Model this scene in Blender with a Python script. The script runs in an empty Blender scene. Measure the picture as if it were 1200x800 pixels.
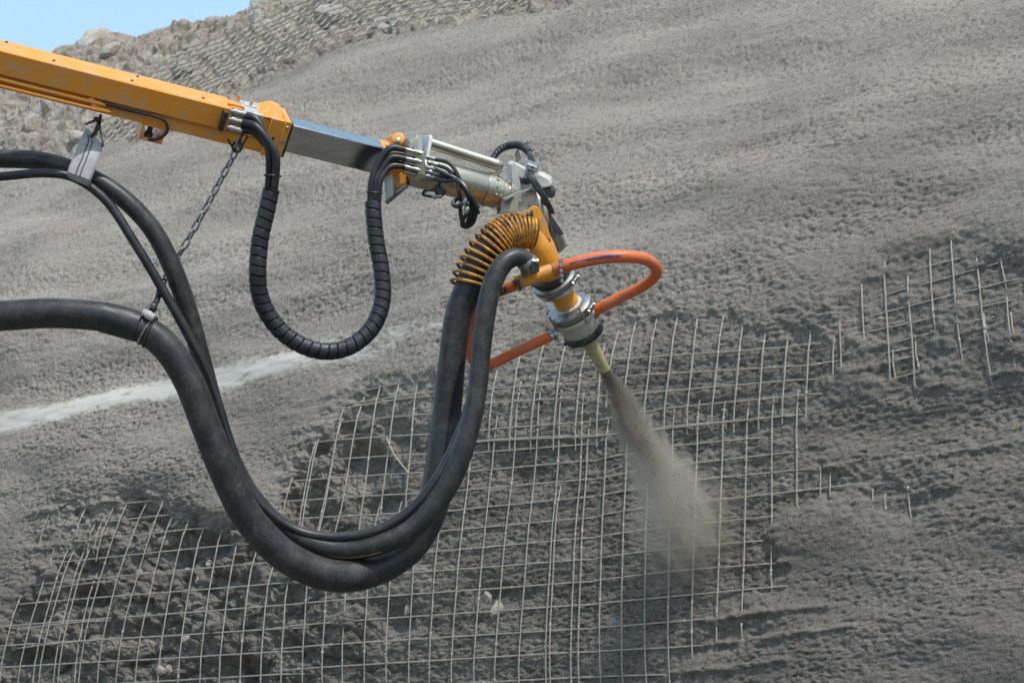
import bpy, math, random
import numpy as np
from mathutils import Vector, Matrix
random.seed(7); RNG = np.random.default_rng(7)
R = math.radians
# ------------------------------------------------------------------ camera
FPX, CX, CY = 2700.0, 600.0, 400.0
PITCH = R(14); CAMZ = 1.7
cam_d = bpy.data.cameras.new('camera'); cam = bpy.data.objects.new('camera', cam_d)
bpy.context.scene.collection.objects.link(cam); bpy.context.scene.camera = cam
cam.location = (0, 0, CAMZ); cam.rotation_euler = (R(90) + PITCH, 0, 0)
cam_d.sensor_width = 36; cam_d.lens = FPX / 1200 * 36
cam_d.clip_start = .1; cam_d.clip_end = 3000
cam_d.dof.use_dof = True; cam_d.dof.focus_distance = 8.1; cam_d.dof.aperture_fstop = 9
# ------------------------------------------------------------------ sky, sun, exposure
sc = bpy.context.scene
SUN = Vector((.26, -.50, .83)).normalized()
w = bpy.data.worlds.new('World'); sc.world = w; w.use_nodes = True
nt = w.node_tree; bg = nt.nodes['Background']
sky = nt.nodes.new('ShaderNodeTexSky'); sky.sky_type = 'NISHITA'; sky.sun_disc = False
sky.sun_elevation = math.asin(SUN.z); sky.sun_rotation = math.atan2(SUN.x, SUN.y)
sky.altitude = 200; sky.air_density = 1.0; sky.dust_density = 2.2; sky.ozone_density = 1.2
hz = nt.nodes.new('ShaderNodeMix'); hz.data_type = 'RGBA'; hz.inputs[0].default_value = .68      # thin pale summer haze, the same all over the sky
hz.inputs[7].default_value = (3.9, 6.0, 7.5, 1); nt.links.new(sky.outputs[0], hz.inputs[6])
nt.links.new(hz.outputs[2], bg.inputs[0]); bg.inputs[1].default_value = .15
sl = bpy.data.lights.new('sun', 'SUN'); sl.energy = 3.1; sl.angle = R(.5); sl.color = (1, .94, .84)
so = bpy.data.objects.new('sun', sl); sc.collection.objects.link(so)
so.rotation_euler = SUN.to_track_quat('Z', 'Y').to_euler()
sc.view_settings.view_transform = 'Standard'; sc.view_settings.look = 'None'
sc.view_settings.exposure = .10; sc.view_settings.gamma = 1
sc.cycles.volume_bounces = 3; sc.cycles.max_bounces = 8
# ------------------------------------------------------------------ helpers
COL = sc.collection
CR = Vector((1, 0, 0)); CF = Vector((0, math.cos(PITCH), math.sin(PITCH))); CU = Vector((0, -math.sin(PITCH), math.cos(PITCH)))
CAM = Vector((0, 0, CAMZ))
def W(px, py, d): return CAM + (CR * ((px - CX) / FPX) + CU * ((CY - py) / FPX) + CF) * d
def tag(o, label=None, cat=None, group=None, kind=None):
    if label: o['label'] = label
    if cat: o['category'] = cat
    if group: o['group'] = group
    if kind: o['kind'] = kind
    return o
def thing(name, loc, label, cat, group=None):
    o = bpy.data.objects.new(name, None); o.empty_display_size = .05; o.location = loc; COL.objects.link(o)
    return tag(o, label, cat, group)
def root_loc(o):
    v = Vector((0, 0, 0))
    while o is not None: v += o.location; o = o.parent
    return v
def frame_of(d, hint=Vector((0, 0, 1))):
    d = d.normalized()
    if abs(d.dot(hint)) > .97: hint = Vector((1, 0, 0))
    x = hint.cross(d).normalized(); y = d.cross(x).normalized()
    return x, y, d
class MB:
    def __init__(s): s.v = []; s.f = []
    def add(s, vs, fs):
        n = len(s.v); s.v += [Vector(p) for p in vs]; s.f += [tuple(i + n for i in f) for f in fs]; return s
    def hexa(s, c):   # 8 corners: bottom 4, top 4
        return s.add(c, [(3,2,1,0),(4,5,6,7),(0,1,5,4),(1,2,6,5),(2,3,7,6),(3,0,4,7)])
    def box(s, c, ax, half):
        X, Y, Z = [a.normalized() * h for a, h in zip(ax, half)]; c = Vector(c)
        return s.hexa([c-X-Y-Z, c+X-Y-Z, c+X+Y-Z, c-X+Y-Z, c-X-Y+Z, c+X-Y+Z, c+X+Y+Z, c-X+Y+Z])
    def prism(s, poly, vec):
        n = len(poly); vec = Vector(vec); a = [Vector(p) for p in poly]; b = [p + vec for p in a]
        s.add(a + b, [tuple(range(n))[::-1], tuple(range(n, 2*n))] + [(i, (i+1) % n, n + (i+1) % n, n + i) for i in range(n)]); return s
    def plate(s, pxs, d, th, shift=(0, 0)):   # outline (px,py[,d]) given in the photo, with real thickness behind it
        fr = [W(p[0], p[1], p[2] if len(p) > 2 else d) for p in pxs]
        bk = [W(p[0]+shift[0], p[1]+shift[1], (p[2] if len(p) > 2 else d)+th) for p in pxs]
        n = len(fr)
        return s.add(fr + bk, [tuple(range(n)), tuple(range(n, 2*n))[::-1]] + [(i, n+i, n+(i+1) % n, (i+1) % n) for i in range(n)])
    def tube(s, pts, rad, n=12, cap=True, mod=None):
        pts = [Vector(p) for p in pts]; m = len(pts)
        if not hasattr(rad, '__len__'): rad = [rad] * m
        T = [(pts[min(i+1, m-1)] - pts[max(i-1, 0)]).normalized() for i in range(m)]
        x, y, _ = frame_of(T[0]); vs = []; L = 0
        for i in range(m):
            if i:
                L += (pts[i] - pts[i-1]).length
                q = T[i-1].rotation_difference(T[i]); x = q @ x
                x = (x - T[i] * x.dot(T[i])).normalized(); y = T[i].cross(x)
            for k in range(n):
                a = 2*math.pi*k/n; r = rad[i] * (mod(L, a) if mod else 1)
                vs.append(pts[i] + (x*math.cos(a) + y*math.sin(a)) * r)
        fs = [(i*n+k, i*n+(k+1) % n, (i+1)*n+(k+1) % n, (i+1)*n+k) for i in range(m-1) for k in range(n)]
        if cap: fs += [tuple(range(n))[::-1], tuple((m-1)*n+k for k in range(n))]
        return s.add(vs, fs)
    def lathe(s, p0, d, prof, n=24):      # prof: (distance, radius)
        x, y, z = frame_of(d); p0 = Vector(p0); m = len(prof)
        vs = [p0 + z*t + (x*math.cos(2*math.pi*k/n) + y*math.sin(2*math.pi*k/n))*r for t, r in prof for k in range(n)]
        fs = [(i*n+k, i*n+(k+1) % n, (i+1)*n+(k+1) % n, (i+1)*n+k) for i in range(m-1) for k in range(n)]
        fs += [tuple(range(n))[::-1], tuple((m-1)*n+k for k in range(n))]
        return s.add(vs, fs)
    def torus(s, c, d, r, rr, n=24, m=8):
        x, y, z = frame_of(d); c = Vector(c); vs = []
        for i in range(n):
            a = 2*math.pi*i/n; e = x*math.cos(a) + y*math.sin(a)
            for k in range(m):
                b = 2*math.pi*k/m; vs.append(c + e*(r + rr*math.cos(b)) + z*rr*math.sin(b))
        return s.add(vs, [(i*m+k, ((i+1) % n)*m+k, ((i+1) % n)*m+(k+1) % m, i*m+(k+1) % m) for i in range(n) for k in range(m)])
    def build(s, name, mat, parent=None, bevel=0, smooth=True, seg=2):
        o0 = root_loc(parent) if parent is not None else Vector((0, 0, 0))
        me = bpy.data.meshes.new(name); me.from_pydata([tuple(p - o0) for p in s.v], [], s.f); me.update()
        me.materials.append(mat)
        if smooth:
            me.polygons.foreach_set('use_smooth', [True]*len(me.polygons)); me.set_sharp_from_angle(angle=R(38))
        o = bpy.data.objects.new(name, me); COL.objects.link(o)
        if parent is not None: o.parent = parent
        if bevel:
            b = o.modifiers.new('bevel', 'BEVEL'); b.width = bevel; b.segments = seg; b.limit_method = 'ANGLE'; b.angle_limit = R(40)
        return o
def spline(P, step=.012):     # P: list of (px,py,depth,radius_px) -> world points and radii, Catmull-Rom
    K = [(W(p[0], p[1], p[2]), p[3] * p[2] / FPX) for p in P]
    K = [(K[0][0]*2-K[1][0], K[0][1])] + K + [(K[-1][0]*2-K[-2][0], K[-1][1])]
    pts, rad = [], []
    for i in range(1, len(K)-2):
        a, b, c, d = [k[0] for k in K[i-1:i+3]]; n = max(2, int((c-b).length/step))
        for j in range(n):
            t = j/n
            pts.append(.5*((2*b)+(c-a)*t+(2*a-5*b+4*c-d)*t*t+(3*b-a-3*c+d)*t**3))
            rad.append(K[i][1]*(1-t)+K[i+1][1]*t)
    pts.append(K[-2][0]); rad.append(K[-2][1])
    return pts, rad
# ------------------------------------------------------------------ materials
def nodemat(name):
    m = bpy.data.materials.new(name); m.use_nodes = True; t = m.node_tree
    return m, t, t.nodes['Principled BSDF'], (lambda a, b: t.links.new(a, b))
def N(t, typ, **kw):
    n = t.nodes.new(typ)
    for k, v in kw.items():
        if k.startswith('i_'): n.inputs[int(k[2:]) if k[2:].isdigit() else k[2:]].default_value = v
        else: setattr(n, k, v)
    return n
def ramp(t, src, stops):
    r = t.nodes.new('ShaderNodeValToRGB'); e = r.color_ramp.elements
    e[0].position, e[0].color = stops[0][0], (*stops[0][1], 1) if len(stops[0][1]) == 3 else stops[0][1]
    e[1].position, e[1].color = stops[-1][0], (*stops[-1][1], 1)
    for p, c in stops[1:-1]:
        q = e.new(p); q.color = (*c, 1)
    t.links.new(src, r.inputs[0]); return r
def surf(name, col, dirt, rough=.5, metal=0, amount=.5, scale=18, bump=.15, bscale=200, rvar=.15, stretch=None, coat=0, thr=.5):
    """paint / rubber / metal with blotchy dust or wear on top"""
    m, t, b, L = nodemat(name)
    tc = N(t, 'ShaderNodeTexCoord'); mp = N(t, 'ShaderNodeMapping'); L(tc.outputs['Object'], mp.inputs[0])
    if stretch: mp.inputs['Scale'].default_value = stretch
    n1 = N(t, 'ShaderNodeTexNoise', i_Scale=scale, i_Detail=8.0, i_Roughness=.65); L(mp.outputs[0], n1.inputs['Vector'])
    n2 = N(t, 'ShaderNodeTexNoise', i_Scale=scale*7, i_Detail=4.0, i_Roughness=.6); L(mp.outputs[0], n2.inputs['Vector'])
    mm = N(t, 'ShaderNodeMath', operation='MULTIPLY_ADD', i_1=.35); L(n2.outputs[0], mm.inputs[0]); 
    s2 = N(t, 'ShaderNodeMath', operation='MULTIPLY', i_1=.65); L(n1.outputs[0], s2.inputs[0]); L(s2.outputs[0], mm.inputs[2])
    r = ramp(t, mm.outputs[0], [(thr-.07, (0,0,0)), (thr+.13, (1,1,1))])
    am = N(t, 'ShaderNodeMath', operation='MULTIPLY', i_1=amount); L(r.outputs[0], am.inputs[0])
    mix = N(t, 'ShaderNodeMix', data_type='RGBA'); mix.inputs[6].default_value = (*col, 1); mix.inputs[7].default_value = (*dirt, 1)
    L(am.outputs[0], mix.inputs[0]); L(mix.outputs[2], b.inputs['Base Color'])
    rr = N(t, 'ShaderNodeMath', operation='MULTIPLY_ADD', i_1=rvar*2, i_2=rough-rvar); L(mm.outputs[0], rr.inputs[0]); L(rr.outputs[0], b.inputs['Roughness'])
    b.inputs['Metallic'].default_value = metal
    if coat: b.inputs['Coat Weight'].default_value = coat; b.inputs['Coat Roughness'].default_value = .15
    bn = N(t, 'ShaderNodeTexNoise', i_Scale=bscale, i_Detail=3.0); L(mp.outputs[0], bn.inputs['Vector'])
    bp = N(t, 'ShaderNodeBump', i_Strength=bump, i_Distance=.002); L(bn.outputs[0], bp.inputs['Height']); L(bp.outputs[0], b.inputs['Normal'])
    return m
M = {}
M['orange'] = surf('orange_paint', (.83, .31, .022), (.50, .40, .29), .48, 0, .75, 14, .08, 60, coat=.1, thr=.545)
M['yellow'] = surf('yellow_paint', (.82, .32, .012), (.33, .28, .22), .45, 0, .75, 20, .2, 120, thr=.535)
M['springpaint'] = surf('worn_yellow_paint', (.76, .33, .03), (.045, .032, .025), .5, 0, .95, 32, .2, 200, thr=.47)
M['rubber'] = surf('dusty_rubber', (.019, .019, .021), (.12, .108, .10), .45, 0, .5, 16, .25, 150, thr=.53)
M['rubber2'] = surf('smooth_rubber', (.015, .016, .019), (.085, .08, .078), .4, 0, .45, 18, .15, 250, thr=.53)
M['plastic'] = surf('black_plastic_wrap', (.012, .015, .021), (.06, .06, .068), .46, 0, .4, 14, .1, 200)
M['steel'] = surf('polished_steel', (.52, .53, .56), (.22, .22, .22), .22, 1, .55, 6, .05, 300, stretch=(1, 6, 6))
M['gold'] = surf('passivated_metal', (.56, .52, .42), (.33, .29, .21), .34, 1, .6, 12, .08, 200)
M['zinc'] = surf('zinc_plated_metal', (.42, .42, .41), (.20, .19, .17), .42, 1, .6, 30, .15, 250)
M['beige'] = surf('beige_coating', (.44, .42, .36), (.27, .25, .21), .45, .25, .6, 20, .1, 200)
M['white'] = surf('pale_grey_paint', (.62, .63, .60), (.36, .34, .30), .45, .1, .6, 20, .1, 200)
M['dark'] = surf('dark_metal', (.045, .045, .047), (.15, .14, .13), .5, .5, .5, 20, .2, 200)
M['chain'] = surf('worn_chain_steel', (.20, .20, .21), (.55, .55, .55), .34, .9, .7, 40, .3, 200)
M['strap'] = surf('grey_webbing', (.46, .45, .46), (.22, .21, .21), .8, 0, .6, 25, .6, 500, thr=.52)
M['strapline'] = surf('dark_webbing_seam', (.06, .06, .07), (.16, .15, .15), .8, 0, .6, 25, .3, 500)
M['tape'] = surf('silver_tape', (.60, .60, .60), (.34, .32, .29), .42, .35, .6, 30, .5, 90)
M['redhose'] = surf('orange_rubber_hose', (.72, .135, .022), (.42, .27, .20), .44, 0, .65, 20, .15, 200, thr=.52)
M['purple'] = surf('purple_print', (.16, .08, .16), (.55, .12, .04), .45, 0, .5, 40, .05, 200)
M['nozzle'] = surf('cement_coated_cone', (.50, .46, .39), (.28, .26, .22), .7, 0, .7, 26, .4, 200)
M['tip'] = surf('tan_nozzle_tip', (.50, .42, .22), (.27, .24, .18), .5, 0, .7, 30, .2, 200)
M['wire'] = surf('cement_coated_wire', (.44, .40, .355), (.23, .205, .18), .7, .1, .8, 30, .5, 300, thr=.5)
M['yellowline'] = surf('yellow_line', (.40, .30, .02), (.06, .05, .03), .5, 0, .6, 40, .1, 200)
M['block'] = surf('pale_concrete_block', (.42, .42, .41), (.25, .24, .22), .85, 0, .6, 4, .4, 40)
M['drygrass'] = surf('dry_grass', (.30, .19, .10), (.16, .11, .06), .8, 0, .6, 30, .1, 200)
M['droplet'] = surf('wet_concrete', (.20, .175, .145), (.13, .115, .10), .6, 0, .6, 30, .1, 200)

def rockmat(name, c1, c2, c3):
    m, t, b, L = nodemat(name)
    tc = N(t, 'ShaderNodeTexCoord'); oi = N(t, 'ShaderNodeObjectInfo')
    n1 = N(t, 'ShaderNodeTexNoise', noise_dimensions='4D', i_Scale=5.0, i_Detail=9.0, i_Roughness=.7); L(tc.outputs['Object'], n1.inputs['Vector'])
    k = N(t, 'ShaderNodeMath', operation='MULTIPLY', i_1=40.0); L(oi.outputs['Random'], k.inputs[0]); L(k.outputs[0], n1.inputs['W'])
    r = ramp(t, n1.outputs[0], [(.3, c1), (.5, c2), (.7, c3)]); L(r.outputs[0], b.inputs['Base Color'])
    b.inputs['Roughness'].default_value = .9
    bp = N(t, 'ShaderNodeBump', i_Strength=.5, i_Distance=.02); L(n1.outputs[0], bp.inputs['Height']); L(bp.outputs[0], b.inputs['Normal'])
    return m
M['rock'] = rockmat('rubble_rock', (.24, .21, .175), (.36, .325, .28), (.52, .48, .42))

def terrain_mat():
    m, t, b, L = nodemat('sprayed_concrete')
    tc = N(t, 'ShaderNodeTexCoord'); at = N(t, 'ShaderNodeAttribute', attribute_name='zone')
    sep = N(t, 'ShaderNodeSeparateColor'); L(at.outputs['Color'], sep.inputs[0])
    def nz(s, d=8.0, r=.62, vec=None):
        n = N(t, 'ShaderNodeTexNoise', i_Scale=s, i_Detail=d, i_Roughness=r); L(vec or tc.outputs['Object'], n.inputs['Vector']); return n
    nb = nz(1.1); nf = nz(45, 6.0, .7); nm = nz(7)
    c1 = ramp(t, nb.outputs[0], [(.3, (.275, .238, .206)), (.5, (.325, .282, .244)), (.7, (.380, .331, .288))])
    c2 = ramp(t, nf.outputs[0], [(.36, (.50, .50, .50)), (.47, (.97, .97, .97)), (.70, (1.0, 1.0, 1.0))])
    nf2 = nz(95, 3.0, .6); c3 = ramp(t, nf2.outputs[0], [(.34, (.45, .45, .45)), (.46, (1, 1, 1)), (.75, (1, 1, 1))])
    mul = N(t, 'ShaderNodeMix', data_type='RGBA', blend_type='MULTIPLY', i_0=.8); L(c1.outputs[0], mul.inputs[6]); L(c2.outputs[0], mul.inputs[7])
    # exposed rock and earth behind the mesh
    ce = ramp(t, nm.outputs[0], [(.33, (.21, .181, .154)), (.5, (.28, .246, .211)), (.62, (.33, .292, .252)), (.74, (.43, .385, .335))])
    mx = N(t, 'ShaderNodeMix', data_type='RGBA'); L(sep.outputs[0], mx.inputs[0]); L(mul.outputs[2], mx.inputs[6]); L(ce.outputs[0], mx.inputs[7])
    # rubble on the upper slope
    nr = nz(9, 10.0, .75)
    cr = ramp(t, nr.outputs[0], [(.34, (.19, .15, .12)), (.48, (.29, .245, .205)), (.58, (.36, .315, .27)), (.70, (.53, .48, .42))])
    mr = N(t, 'ShaderNodeMix', data_type='RGBA'); L(sep.outputs[1], mr.inputs[0]); L(mx.outputs[2], mr.inputs[6]); L(cr.outputs[0], mr.inputs[7])
    # pale dusty band
    ms = N(t, 'ShaderNodeMix', data_type='RGBA'); ms.inputs[7].default_value = (.50, .465, .425, 1)
    L(sep.outputs[2], ms.inputs[0]); L(mr.outputs[2], ms.inputs[6]); L(ms.outputs[2], b.inputs['Base Color'])
    # painted shade of the steep lower face, plus damp fresh concrete, stored in alpha
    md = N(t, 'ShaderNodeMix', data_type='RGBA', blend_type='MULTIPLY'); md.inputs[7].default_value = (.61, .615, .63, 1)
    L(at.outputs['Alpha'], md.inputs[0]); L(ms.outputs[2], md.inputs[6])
    mp_ = N(t, 'ShaderNodeMix', data_type='RGBA', blend_type='MULTIPLY'); pf = N(t, 'ShaderNodeMath', operation='MULTIPLY_ADD', i_1=-.6, i_2=.75); L(sep.outputs[2], pf.inputs[0]); L(pf.outputs[0], mp_.inputs[0])
    L(md.outputs[2], mp_.inputs[6]); L(c3.outputs[0], mp_.inputs[7]); L(mp_.outputs[2], b.inputs['Base Color'])
    b.inputs['Roughness'].default_value = .9; b.inputs['Specular IOR Level'].default_value = .25
    n3 = nz(110, 4.0, .7)
    n4 = nz(38, 5.0, .7)
    ad = N(t, 'ShaderNodeMath', operation='MULTIPLY_ADD', i_1=.4); L(n3.outputs[0], ad.inputs[0]); L(n4.outputs[0], ad.inputs[2])
    bs = N(t, 'ShaderNodeMath', operation='MULTIPLY_ADD', i_1=-.75, i_2=.8); L(sep.outputs[2], bs.inputs[0])
    bp = N(t, 'ShaderNodeBump', i_Distance=.012); L(ad.outputs[0], bp.inputs['Height']); L(bs.outputs[0], bp.inputs['Strength']); L(bp.outputs[0], b.inputs['Normal'])
    return m
M['terrain'] = terrain_mat()
M['ground'] = surf('compacted_earth', (.115, .10, .085), (.16, .145, .12), .95, 0, .8, 1.2, .5, 25)

# ------------------------------------------------------------------ the slope
HV = Vector((.8, -.6, 0)); NB = Vector((.6, .8, 0))      # along the cut face, and horizontally into the hill
hx = np.array(HV); nb_ = np.array(NB); zz = np.array([0, 0, 1.])
def ray(px, py):
    px = np.asarray(px, float); py = np.asarray(py, float)
    return ((px-CX)/FPX)[..., None]*np.array(CR) + ((CY-py)/FPX)[..., None]*np.array(CU) + np.array(CF)
def sstep(a, b, x):
    t = np.clip((x-a)/(b-a), 0, 1); return t*t*(3-2*t)
W0 = np.array(W(700, 600, 9.1)) - np.array([0, 0, CAMZ])
T_CREST = 5.6     # refined below
def lean(t):
    return np.radians(6 + 20*sstep(.25, 1.1, t) + 18*sstep(1.1, 2.6, t))
tt = np.arange(-4.5, 12, .01); i0 = np.argmin(abs(tt))
Lr = lean(tt)
bb = np.cumsum(np.sin(Lr))*.01; zt = np.cumsum(np.cos(Lr))*.01
bb += W0 @ nb_ - bb[i0]; zt += W0[2] - zt[i0]           # z relative to the camera
ang = np.arctan2(zt, bb)
def cast(px, py):     # pixel -> (s,t) on the smooth face
    r = ray(px, py); rb = r @ nb_; a = np.arctan2(r[..., 2], rb)
    t = np.interp(a, ang, tt); b = np.interp(t, tt, bb); return (r @ hx) * b / rb, t
_, T_CREST = cast(200, 24); T_CREST = float(T_CREST)
# perlin noise
_G = RNG.random((512, 512))*2*np.pi; _GX, _GY = np.cos(_G), np.sin(_G)
def pn(x, y, seed=0):
    x = x + seed*37.13; y = y + seed*91.71
    xi = np.floor(x).astype(int); yi = np.floor(y).astype(int); fx = x-xi; fy = y-yi
    u = fx*fx*fx*(fx*(fx*6-15)+10); v = fy*fy*fy*(fy*(fy*6-15)+10)
    def g(dx, dy):
        a = (xi+dx) & 511; c = (yi+dy) & 511
        return _GX[c, a]*(fx-dx) + _GY[c, a]*(fy-dy)
    n0 = g(0, 0)*(1-u)+g(1, 0)*u; n1 = g(0, 1)*(1-u)+g(1, 1)*u
    return (n0*(1-v)+n1*v)*1.5
def fbm(x, y, seed, o=4, r=.5):
    a, f, s = 1., 1., 0
    for k in range(o): s = s + a*pn(x*f, y*f, seed+k); a *= r; f *= 2.03
    return s
def und(s, t):        # gentle waves of the whole face; the mesh follows them
    return .085*pn(s/2.3, t/1.3, 1) + .016*pn((s+.35*t)/1.2, t/.5, 2) + .003*pn((s+.2*t)/.5, t/.22, 3)
def cells(x, y, seed=0):      # broken-stone pattern: a height and a tilt per cell, and the distance to the nearest joint
    xi = np.floor(x).astype(int); yi = np.floor(y).astype(int); b1 = np.full(x.shape, 9.); b2 = b1.copy(); hh = np.zeros(x.shape)
    for dy in (-1, 0, 1):
        for dx in (-1, 0, 1):
            a = (xi+dx+seed*17) & 511; c = (yi+dy+seed*31) & 511; g = _G[c, a]/6.2832; g2 = _G[a, c]/6.2832; g3 = _G[(c+7) & 511, (a+3) & 511]/6.2832
            ex = x-(xi+dx+g); ey = y-(yi+dy+g2); d = np.hypot(ex, ey); m = d < b1
            b2 = np.where(m, b1, np.minimum(b2, d)); b1 = np.where(m, d, b1)
            hh = np.where(m, g3 + .9*(g-.5)*ex + .9*(g3-.4)*ey, hh)
    return hh, b2-b1
def base(s, t, h=0):
    b = np.interp(t, tt, bb); z = np.interp(t, tt, zt); L_ = lean(t)
    P = s[..., None]*hx + b[..., None]*nb_ + z[..., None]*zz + np.array([0, 0, CAMZ])
    n = -np.cos(L_)[..., None]*nb_ + np.sin(L_)[..., None]*zz
    return P + n*np.asarray(h)[..., None], n
# zones of the face, drawn on a coarse raster and looked up per vertex
RX0, RY0, RS = -200, -200, 2.0; RW, RH = 800, 600
gx, gy = np.meshgrid(RX0+RS*np.arange(RW), RY0+RS*np.arange(RH))
def poly(P):
    ins = np.zeros(gx.shape, bool); n = len(P)
    for i in range(n):
        (x1, y1), (x2, y2) = P[i], P[(i+1) % n]
        if y1 == y2: continue
        c = (gy < y1) != (gy < y2); ins ^= c & (gx < (x2-x1)*(gy-y1)/(y2-y1)+x1)
    return ins.astype(float)
def blur(a, k):
    for _ in range(3):
        for ax in (0, 1):
            c = np.cumsum(np.pad(a, [(k+1, k) if q == ax else (0, 0) for q in (0, 1)], mode='edge'), axis=ax)
            n = 2*k+1
            a = (c[n:] - c[:-n])/n if ax == 0 else (c[:, n:] - c[:, :-n])/n
    return a
EXP = np.zeros(gx.shape)
deep = [(-200,1000),(-200,790),(-20,770),(0,755),(20,705),(42,690),(75,660),(125,655),(135,625),(143,586),(196,580),(207,600),(245,612),(292,624),(318,640),(336,615),(334,575),(346,540),(372,512),(392,478),(398,462),(430,452),(512,444),(562,452),(585,446),(605,420),(640,402),(690,398),(750,385),(830,378),(880,392),(950,398),(960,440),(958,475),(935,490),(892,500),(885,515),(935,522),(930,535),(930,590),(905,600),(905,640),(915,690),(880,700),(840,720),(800,745),(760,800),(720,830),(700,1000)]
EXP = np.maximum(EXP, poly(deep))
EXP = np.maximum(EXP, .62*poly([(40,690),(38,640),(44,598),(90,590),(150,585),(150,665),(80,670)]))
EXP = np.maximum(EXP, .60*poly([(955,400),(975,385),(982,360),(1000,310),(1040,300),(1085,278),(1120,268),(1150,280),(1200,300),(1240,300),(1240,445),(1150,442),(1105,452),(1060,462),(1015,452),(985,440),(960,440)]))
EXP = np.maximum(EXP, .62*poly([(925,520),(960,535),(1000,545),(1060,548),(1125,560),(1115,580),(1070,610),(1025,622),(1015,600),(960,600),(925,600)]))
EXP = np.maximum(EXP, .60*poly([(655,402),(740,372),(830,362),(885,378),(960,380),(960,405),(700,420)]))
EXP = np.maximum(EXP, .60*poly([(760,745),(860,720),(940,690),(905,690),(930,735),(860,765),(800,800),(760,830)]))
for x, y, rx, ry, a in [(575,708,17,12,.5),(582,738,20,14,.6),(640,600,26,12,.35),(665,640,20,12,.3),(487,716,16,8,.35),(150,700,20,8,.3),(350,760,20,10,.25),(690,560,20,9,.35),(730,450,26,9,.25)]:
    EXP = EXP*(1-a*np.exp(-((gx-x)/rx)**2-((gy-y)/ry)**2))
EXPb = blur(EXP, 6)
def segdist(P):
    d = np.full(gx.shape, 1e9)
    for (x1, y1), (x2, y2) in zip(P[:-1], P[1:]):
        vx, vy = x2-x1, y2-y1; q = np.clip(((gx-x1)*vx+(gy-y1)*vy)/(vx*vx+vy*vy), 0, 1)
        d = np.minimum(d, np.hypot(gx-x1-q*vx, gy-y1-q*vy))
    return d
RID = np.zeros(gx.shape)      # ledges of concrete built up along half-buried wires
for P, a in [([(40,600),(140,588)],1),([(38,622),(140,609)],1),([(42,643),(140,630)],1.0),([(40,664),(130,656)],.9),([(40,687),(90,680)],.6),
             ([(790,732),(880,724),(975,712)],1.1),([(780,762),(860,756),(950,744),(1010,738)],1.2),([(780,793),(860,786),(930,776)],1.0),
             ([(986,414),(1090,385)],.8),([(985,436),(1070,413)],.8),([(1015,448),(1095,426)],.9),([(1070,457),(1102,448)],.9),
             ([(1124,378),(1160,369)],.7),([(1124,388),(1170,378)],.7),([(1159,414),(1220,406)],.6),([(1159,437),(1220,430)],.7),
             ([(930,660),(905,662)],.8),([(1000,590),(1120,570)],.7),([(840,402),(930,398),(970,392)],.6),([(980,572),(1030,566)],.7),([(850,360),(960,385)],.3),
             ([(430,457),(340,470)],.5),([(390,476),(330,486)],.5),([(390,497),(345,503)],.5),([(1040,540),(1200,515)],.6),([(1000,545),(930,550)],.4)]:
    RID = np.maximum(RID, a*np.exp(-(segdist(P)/4.0)**2))
CAV = np.zeros(gx.shape)
for x, y, rx, ry, a in [(425,545,38,30,1.0),(365,600,30,22,.9),(465,520,26,24,.55),(445,590,30,16,.7),(395,500,20,12,.5),(290,790,26,16,1.0),(110,700,26,12,.8),(200,655,30,16,.6),
                        (35,725,20,14,.6),(270,720,22,12,.55),(160,745,30,14,.55),(60,775,28,16,.6),(345,760,24,14,.4),(475,730,22,16,.35),(620,560,40,16,.25),(700,500,30,14,.2),(245,640,30,12,.6),(590,700,30,12,.25),(820,480,30,14,.2)]:
    CAV = np.maximum(CAV, a*np.exp(-(((gx-x)/rx)**2+((gy-y)/ry)**2)**1.4))
RUB = blur(poly([(-200,-200),(-200,215),(0,188),(100,178),(178,166),(240,142),(300,106),(430,63),(560,35),(740,0),(900,-50),(1100,-200)]), 3)
d_s = segdist([(-200,520),(0,487),(120,462),(210,446),(300,430),(400,415),(470,405)])
STR = np.exp(-(d_s/15)**2.4) * np.clip((620-gx)/300, 0, 1)
STR = np.maximum(STR, .50*np.exp(-(segdist([(300,425),(380,405),(470,392),(560,385)])/16)**2))
LMP = blur(poly([(905,480),(990,440),(1100,455),(1240,450),(1240,560),(1130,600),(1060,640),(930,640),(905,600),(960,540)]), 12)
SHADE_DAMP = blur(poly([(560,470),(960,430),(1000,330),(1260,260),(1260,1000),(-260,1000),(-260,600),(350,560)]), 40)  # lower face darkened in colour: grazing shade and damp tone together
def look(A, px, py):
    x = np.clip((px-RX0)/RS, 0, RW-1.001); y = np.clip((py-RY0)/RS, 0, RH-1.001)
    xi = x.astype(int); yi = y.astype(int); fx = x-xi; fy = y-yi
    return (A[yi, xi]*(1-fx)+A[yi, xi+1]*fx)*(1-fy)+(A[yi+1, xi]*(1-fx)+A[yi+1, xi+1]*fx)*fy
def project(P):
    q = P - np.array(CAM); d = q @ np.array(CF); return CX+FPX*(q @ np.array(CR))/d, CY-FPX*(q @ np.array(CU))/d
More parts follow.
